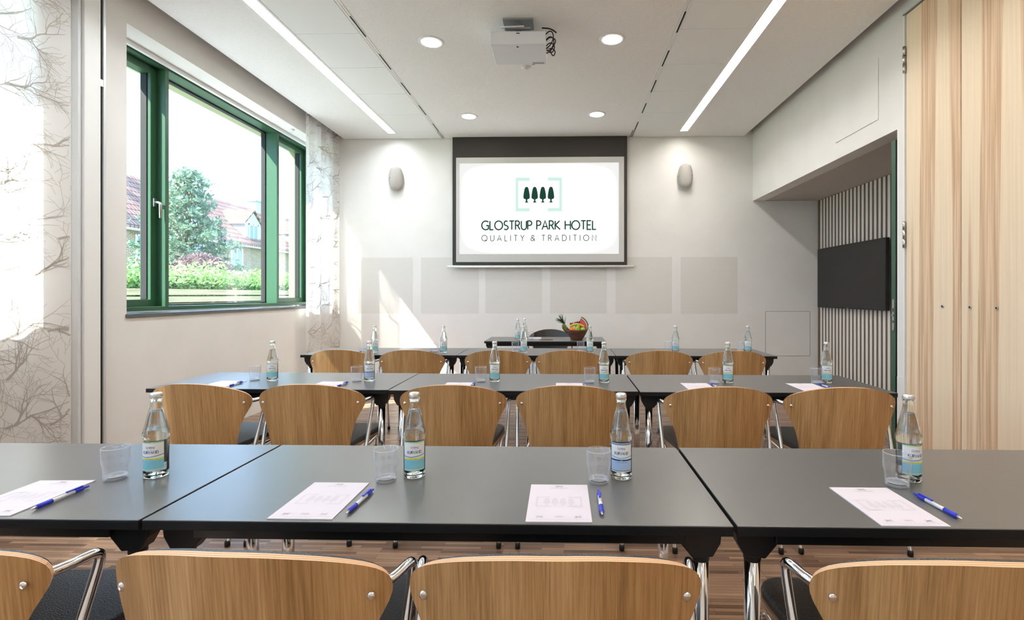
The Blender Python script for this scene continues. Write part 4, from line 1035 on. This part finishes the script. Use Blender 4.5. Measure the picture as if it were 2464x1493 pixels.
def sector(r0, r1, k, nm, w_=.017):
    m = MB(); n = 14; v = []; f = []
    for i in range(n + 1):
        a = R(4 + 78 * i / n)
        for rr_, yy in ((r0, -w_), (r1, -w_), (r1, w_), (r0, w_)):
            if rr_ == 0: rr_ = .0008
            v.append((-.085 + rr_ * math.cos(a), yy * (.25 + .75 * rr_ / .14), rr_ * math.sin(a)))
    for i in range(n):
        for j in range(4): f.append((4 * i + j, 4 * i + (j + 1) % 4, 4 * i + 4 + (j + 1) % 4, 4 * i + 4 + j))
    f += [(0, 3, 2, 1), (4 * n, 4 * n + 1, 4 * n + 2, 4 * n + 3)]
    m.add(v, f, k).build(nm, wm)
sector(0, .118, 'melon', 'flesh'); sector(.118, .126, 'rindw', 'inner_rind'); sector(.126, .133, 'rind', 'rind')
pa = empty('pineapple_half', (BX - .07, BY, Z0 - .012)); pa.rotation_euler = (0, R(-38), R(8)); pa.scale = (1.2, 1.2, 1.2); tag(pa, 'halved pineapple with its leafy crown leaning out of the fruit bowl', 'fruit', g_)
m = MB(); prof = [(0, -.01), (.03, 0), (.042, .025), (.046, .055), (.042, .085), (.03, .105), (.012, .112)]
v = []; f = []; n = 12
for r_, z in prof:
    for i in range(n + 1): a = R(90 + 180 * i / n); v.append((r_ * math.cos(a), r_ * math.sin(a), z))
for j in range(len(prof) - 1):
    for i in range(n): f.append((j * (n + 1) + i, j * (n + 1) + i + 1, (j + 1) * (n + 1) + i + 1, (j + 1) * (n + 1) + i))
m.add(v, f, 'pines', True).build('skin', pa)
m = MB(); v = [(.002, -r_ * .97, z) for r_, z in prof] + [(.002, r_ * .97, z) for r_, z in prof]; L_ = len(prof)
v += [(-.004, a[1], a[2]) for a in v]
m.add(v, [(j, j + 1, L_ + j + 1, L_ + j) for j in range(L_ - 1)] + [(2 * L_ + j, 3 * L_ + j, 3 * L_ + j + 1, 2 * L_ + j + 1) for j in range(L_ - 1)], 'pine').build('flesh', pa)
m = MB()
for i in range(34):
    t_ = i / 33; a = rg.uniform(0, 2 * PI); zb = .10 + .045 * t_; ln = .085 - .03 * abs(t_ - .5); sp_ = .9 - .7 * t_
    d_ = Vector((math.cos(a) * sp_ - .15, math.sin(a) * sp_, 1)).normalized(); s_ = Vector((-math.sin(a), math.cos(a), 0))
    p0 = Vector((math.cos(a) * .006, math.sin(a) * .006, zb)); P_ = []
    for q in range(5):
        c_ = p0 + d_ * ln * q / 4 + Vector((math.cos(a), math.sin(a), -.3)) * .022 * (q / 4) ** 2; wv = .0058 * (1 - (q / 4) ** 1.6) + .0002
        P_ += [c_ - s_ * wv, c_ + s_ * wv]
    m.add(P_, [(2 * q, 2 * q + 1, 2 * q + 3, 2 * q + 2) for q in range(4)], 'pleaf')
tag(m.build('crown', pa), kind='stuff')

# ================================================================== OUTSIDE
M['grass'] = noise_var(mat('lawn', (0.1, 0.2, 0.04), 0.9), srgb(128, 140, 96), srgb(165, 172, 128), nscale=3)
M['plank'] = noise_var(mat('fence_plank', (0.3, 0.22, 0.1), 0.8), srgb(140, 124, 88), srgb(172, 154, 112), scale=(1, .4, 8), nscale=3)
def leafmat(name, a, b):
    m = mat(name, a, 0.55); t, bs, N, L = nodes(m)
    g = N('ShaderNodeTexCoord'); n = N('ShaderNodeTexNoise'); n.inputs['Scale'].default_value = 4
    r = N('ShaderNodeValToRGB'); r.color_ramp.elements[0].position = .35; r.color_ramp.elements[0].color = a; r.color_ramp.elements[1].position = .65; r.color_ramp.elements[1].color = b
    L(g.outputs['Object'], n.inputs['Vector']); L(n.outputs[0], r.inputs[0]); L(r.outputs[0], bs.inputs['Base Color'])
    d = N('ShaderNodeBsdfTranslucent'); L(r.outputs[0], d.inputs[0]); x = N('ShaderNodeMixShader'); x.inputs[0].default_value = .35
    L(bs.outputs[0], x.inputs[1]); L(d.outputs[0], x.inputs[2]); L(x.outputs[0], t.nodes['Material Output'].inputs[0]); return m
M['hleaf'] = leafmat('hedge_leaves', srgb(120, 156, 84), srgb(180, 204, 132))
M['hcore'] = mat('hedge_twigs', srgb(70, 92, 48), 0.9)
M['needle'] = leafmat('pine_needles', srgb(88, 118, 96), srgb(146, 168, 140))
M['bark'] = mat('bark', srgb(120, 98, 84), 0.9)
M['rleaf'] = leafmat('red_bush_leaves', srgb(110, 84, 86), srgb(150, 124, 122))
def roofmat():
    m = mat('red_roof_tiles', (0.4, 0.15, 0.08), 0.8); t, b, N, L = nodes(m)
    tc = N('ShaderNodeTexCoord'); br = N('ShaderNodeTexBrick'); br.inputs['Scale'].default_value = 1; br.inputs['Brick Width'].default_value = .26; br.inputs['Row Height'].default_value = .36
    br.inputs['Mortar Size'].default_value = .035; br.inputs['Color1'].default_value = srgb(168, 128, 110); br.inputs['Color2'].default_value = srgb(148, 108, 92); br.inputs['Mortar'].default_value = srgb(98, 66, 56)
    mp = N('ShaderNodeMapping'); mp.inputs['Rotation'].default_value = (0, R(-90), R(0)); sx = N('ShaderNodeSeparateXYZ'); cx = N('ShaderNodeCombineXYZ')
    L(tc.outputs['Object'], sx.inputs[0]); L(sx.outputs[1], cx.inputs[0]); L(sx.outputs[2], cx.inputs[1]); L(cx.outputs[0], br.inputs['Vector']); L(br.outputs[0], b.inputs['Base Color']); return m
M['roof'] = roofmat()
def brickmat():
    m = mat('yellow_brick', (0.4, 0.3, 0.2), 0.9); t, b, N, L = nodes(m)
    tc = N('ShaderNodeTexCoord'); br = N('ShaderNodeTexBrick'); br.inputs['Scale'].default_value = 1; br.inputs['Brick Width'].default_value = .24; br.inputs['Row Height'].default_value = .08
    br.inputs['Mortar Size'].default_value = .01; br.inputs['Color1'].default_value = srgb(148, 122, 96); br.inputs['Color2'].default_value = srgb(130, 102, 80); br.inputs['Mortar'].default_value = srgb(190, 176, 156)
    sx = N('ShaderNodeSeparateXYZ'); cx = N('ShaderNodeCombineXYZ')
    L(tc.outputs['Object'], sx.inputs[0]); L(sx.outputs[1], cx.inputs[0]); L(sx.outputs[2], cx.inputs[1]); L(cx.outputs[0], br.inputs['Vector']); L(br.outputs[0], b.inputs['Base Color']); return m
M['brick'] = brickmat()
M['dwall'] = mat('dormer_white', srgb(184, 188, 194), 0.7)
M['wglass'] = mat('house_window_glass', srgb(120, 140, 160), 0.1)
M['bounce_ground'] = mat('bounce_paving', srgb(228, 226, 221), 0.9)  # pale so the ground throws sunlight up at the ceiling
struct(MB().box(-80, -7.4, -30, 90, -.35, -.3, 'grass').build('ground'))
struct(MB().box(-7.4, -3.72, -30, 30, -.35, -.3, 'bounce_ground').build('bounce_pavement'))  # unseen ground strip added below the sills as a light bounce

rl = random.Random(11)
def leaves(mb, pts, size, k):
    for (x, y, z) in pts:
        a = Vector((rl.gauss(0, 1), rl.gauss(0, 1), rl.gauss(0, 1))).normalized(); b = a.cross(Vector((rl.gauss(0, 1), rl.gauss(0, 1), rl.gauss(0, 1)))).normalized()
        s_ = size * rl.uniform(.6, 1.3); c = Vector((x, y, z))
        mb.add([c - a * s_, c + b * s_ * .45, c + a * s_, c - b * s_ * .45], [(0, 1, 2, 3)], k)
# hedge behind a plank fence
hg = empty('hedge', (-8.5, 0, -.3)); tag(hg, 'long light green leafy hedge growing over the plank fence', 'hedge')
MB().box(-.45, .35, 4.5, 26, 0, 1.95, 'hcore').build('twigs', hg)
m = MB(); P_ = []
for i in range(17000):
    y = rl.uniform(4.5, 26); 
    if i % 5 < 3: z_ = rl.triangular(1.40, 2.15, 1.9); P_.append((.42 + (rl.uniform(-.05, .30) if z_ > 1.80 else rl.uniform(-.08, .08)), y, z_))
    else: P_.append((rl.uniform(-.5, .5), y, 2.0 + .12 * math.sin(y * 2.3) + .08 * math.sin(y * 5.1) + rl.uniform(-.05, .14)))
leaves(m, P_, .05, 'hleaf'); tag(m.build('foliage', hg), kind='stuff')
fe = empty('plank_fence', (-7.9, 0, -.3)); tag(fe, 'horizontal wooden plank fence in front of the hedge', 'fence')
m = MB()
for i in range(11): m.box(-.012, .012, 4.5, 26, .05 + .15 * i, .17 + .15 * i, 'plank')
m.build('planks', fe)
y = 4.6
while y < 26: MB().box(-.06, -.012, y, y + .08, 0, 1.72, 'plank').build('post', fe); y += 2.4

# pine tree
pt = empty('pine_tree', (-12.2, 15.9, -.3)); tag(pt, 'blue green pine tree in front of the red roofed house', 'tree')
MB().tube([(0, 0, 0), (.05, .05, 2), (0, 0, 4.0), (.02, 0, 5.55)], [.16, .12, .07, .02], 'bark', 10).build('trunk', pt)
br = MB(); P_ = []
for i in range(64):
    z = 1.2 + 4.3 * (i / 63) ** .9; L0 = 1.85 * (1 - ((z - 1.2) / 4.6)) ** 1.05 + .16
    a = i * 2.4; ln = L0 * rl.uniform(.7, 1.15); up = .25
    e = Vector((math.cos(a) * ln, math.sin(a) * ln, z + up * ln)); s0 = Vector((0, 0, z))
    br.tube([s0, s0.lerp(e, .5) + Vector((0, 0, -.04)), e], [.025, .016, .006], 'bark', 5)
    for j in range(int(150 * ln / 1.2) + 40):
        t_ = rl.uniform(.25, 1.05); c = s0.lerp(e, t_); sp_ = .16 * (1.2 - t_ * .5)
        P_.append((c.x + rl.gauss(0, sp_), c.y + rl.gauss(0, sp_), c.z + rl.gauss(0, .07)))
br.build('branches', pt); m = MB(); leaves(m, P_, .075, 'needle'); tag(m.build('needles', pt), kind='stuff')
rb = empty('red_bush', (-9.9, 13.4, -.3)); tag(rb, 'dull red leafed bush below the pine tree behind the hedge', 'bush')
MB().tube([(0, 0, 0), (0, 0, 1.6)], .05, 'bark').build('stem', rb)
m = MB(); P_ = []
for i in range(2600):
    a = rl.uniform(0, 2 * PI); u_ = rl.uniform(-1, 1); r_ = rl.uniform(.5, 1) ** .33; q = math.sqrt(1 - u_ * u_)
    P_.append((.8 * r_ * q * math.cos(a), .8 * r_ * q * math.sin(a), 1.95 + .75 * r_ * u_))
leaves(m, P_, .06, 'rleaf'); tag(m.build('foliage', rb), kind='stuff')

# long brick house with dormers
hs = empty('brick_house', (-24, 0, -.3)); tag(hs, 'long yellow brick house with red tiled roof and white dormers beyond the hedge', 'house')
MB().box(-8, 0, 14, 70, 0, 5.4, 'brick').build('wall', hs)
MB().prism([(.35, 5.15), (.35, 5.35), (-4, 9.25), (-8.35, 5.35), (-8.35, 5.15), (-4, 9.0)], 'y', 13.6, 70.4, 'roof').build('roof', hs)
MB().tube([(.4, 13.6, 5.15), (.4, 70.4, 5.15)], .07, 'dwall', 8).build('gutter', hs)
for y in (19, 25.5, 32, 38.5, 45, 51.5, 58): 
    q = MB(); hx = -.35; q.prism([(y - 1.0, 5.6), (y + 1.0, 5.6), (y + 1.0, 7.1), (y, 8.0), (y - 1.0, 7.1)], 'x', -2.9, hx, 'dwall')
    do = q.build('dormer', hs)
    q = MB(); q.prism([(y - 1.2, 6.95), (y, 8.05), (y + 1.2, 6.95), (y + 1.2, 7.1), (y, 8.2), (y - 1.2, 7.1)], 'x', -3.2, hx + .15, 'roof'); q.build('dormer_roof', do)
    q = MB(); q.box(hx, hx + .03, y - .55, y + .55, 5.85, 7.0, 'wglass').box(hx + .02, hx + .06, y - .6, y + .6, 6.95, 7.05, 'white').box(hx + .02, hx + .06, y - .6, y + .6, 5.8, 5.88, 'white').box(hx + .02, hx + .06, y - .6, y - .5, 5.8, 7.05, 'white').box(hx + .02, hx + .06, y + .5, y + .6, 5.8, 7.05, 'white').box(hx + .02, hx + .06, y - .04, y + .04, 5.8, 7.05, 'white')
    q.build('dormer_window', do)
for y in range(16, 70, 4):
    for z in (1.2, 3.6):
        q = MB().box(-.02, .02, y - .6, y + .6, z, z + 1.3, 'wglass'); 
        for (a, b, c_, d_) in [(y - .65, y - .55, z - .05, z + 1.35), (y + .55, y + .65, z - .05, z + 1.35), (y - .6, y + .6, z + 1.27, z + 1.35), (y - .6, y + .6, z - .05, z + .03), (y - .03, y + .03, z, z + 1.3)]: q.box(0, .06, a, b, c_, d_, 'white')
        q.build('window', hs)
for y in (27, 29.5, 44, 60): MB().box(-4.4, -3.6, y, y + .8, 8.6, 10.0, 'dwall').box(-4.5, -3.5, y - .1, y + .9, 9.9, 10.05, 'greyplate').build('chimney', hs)
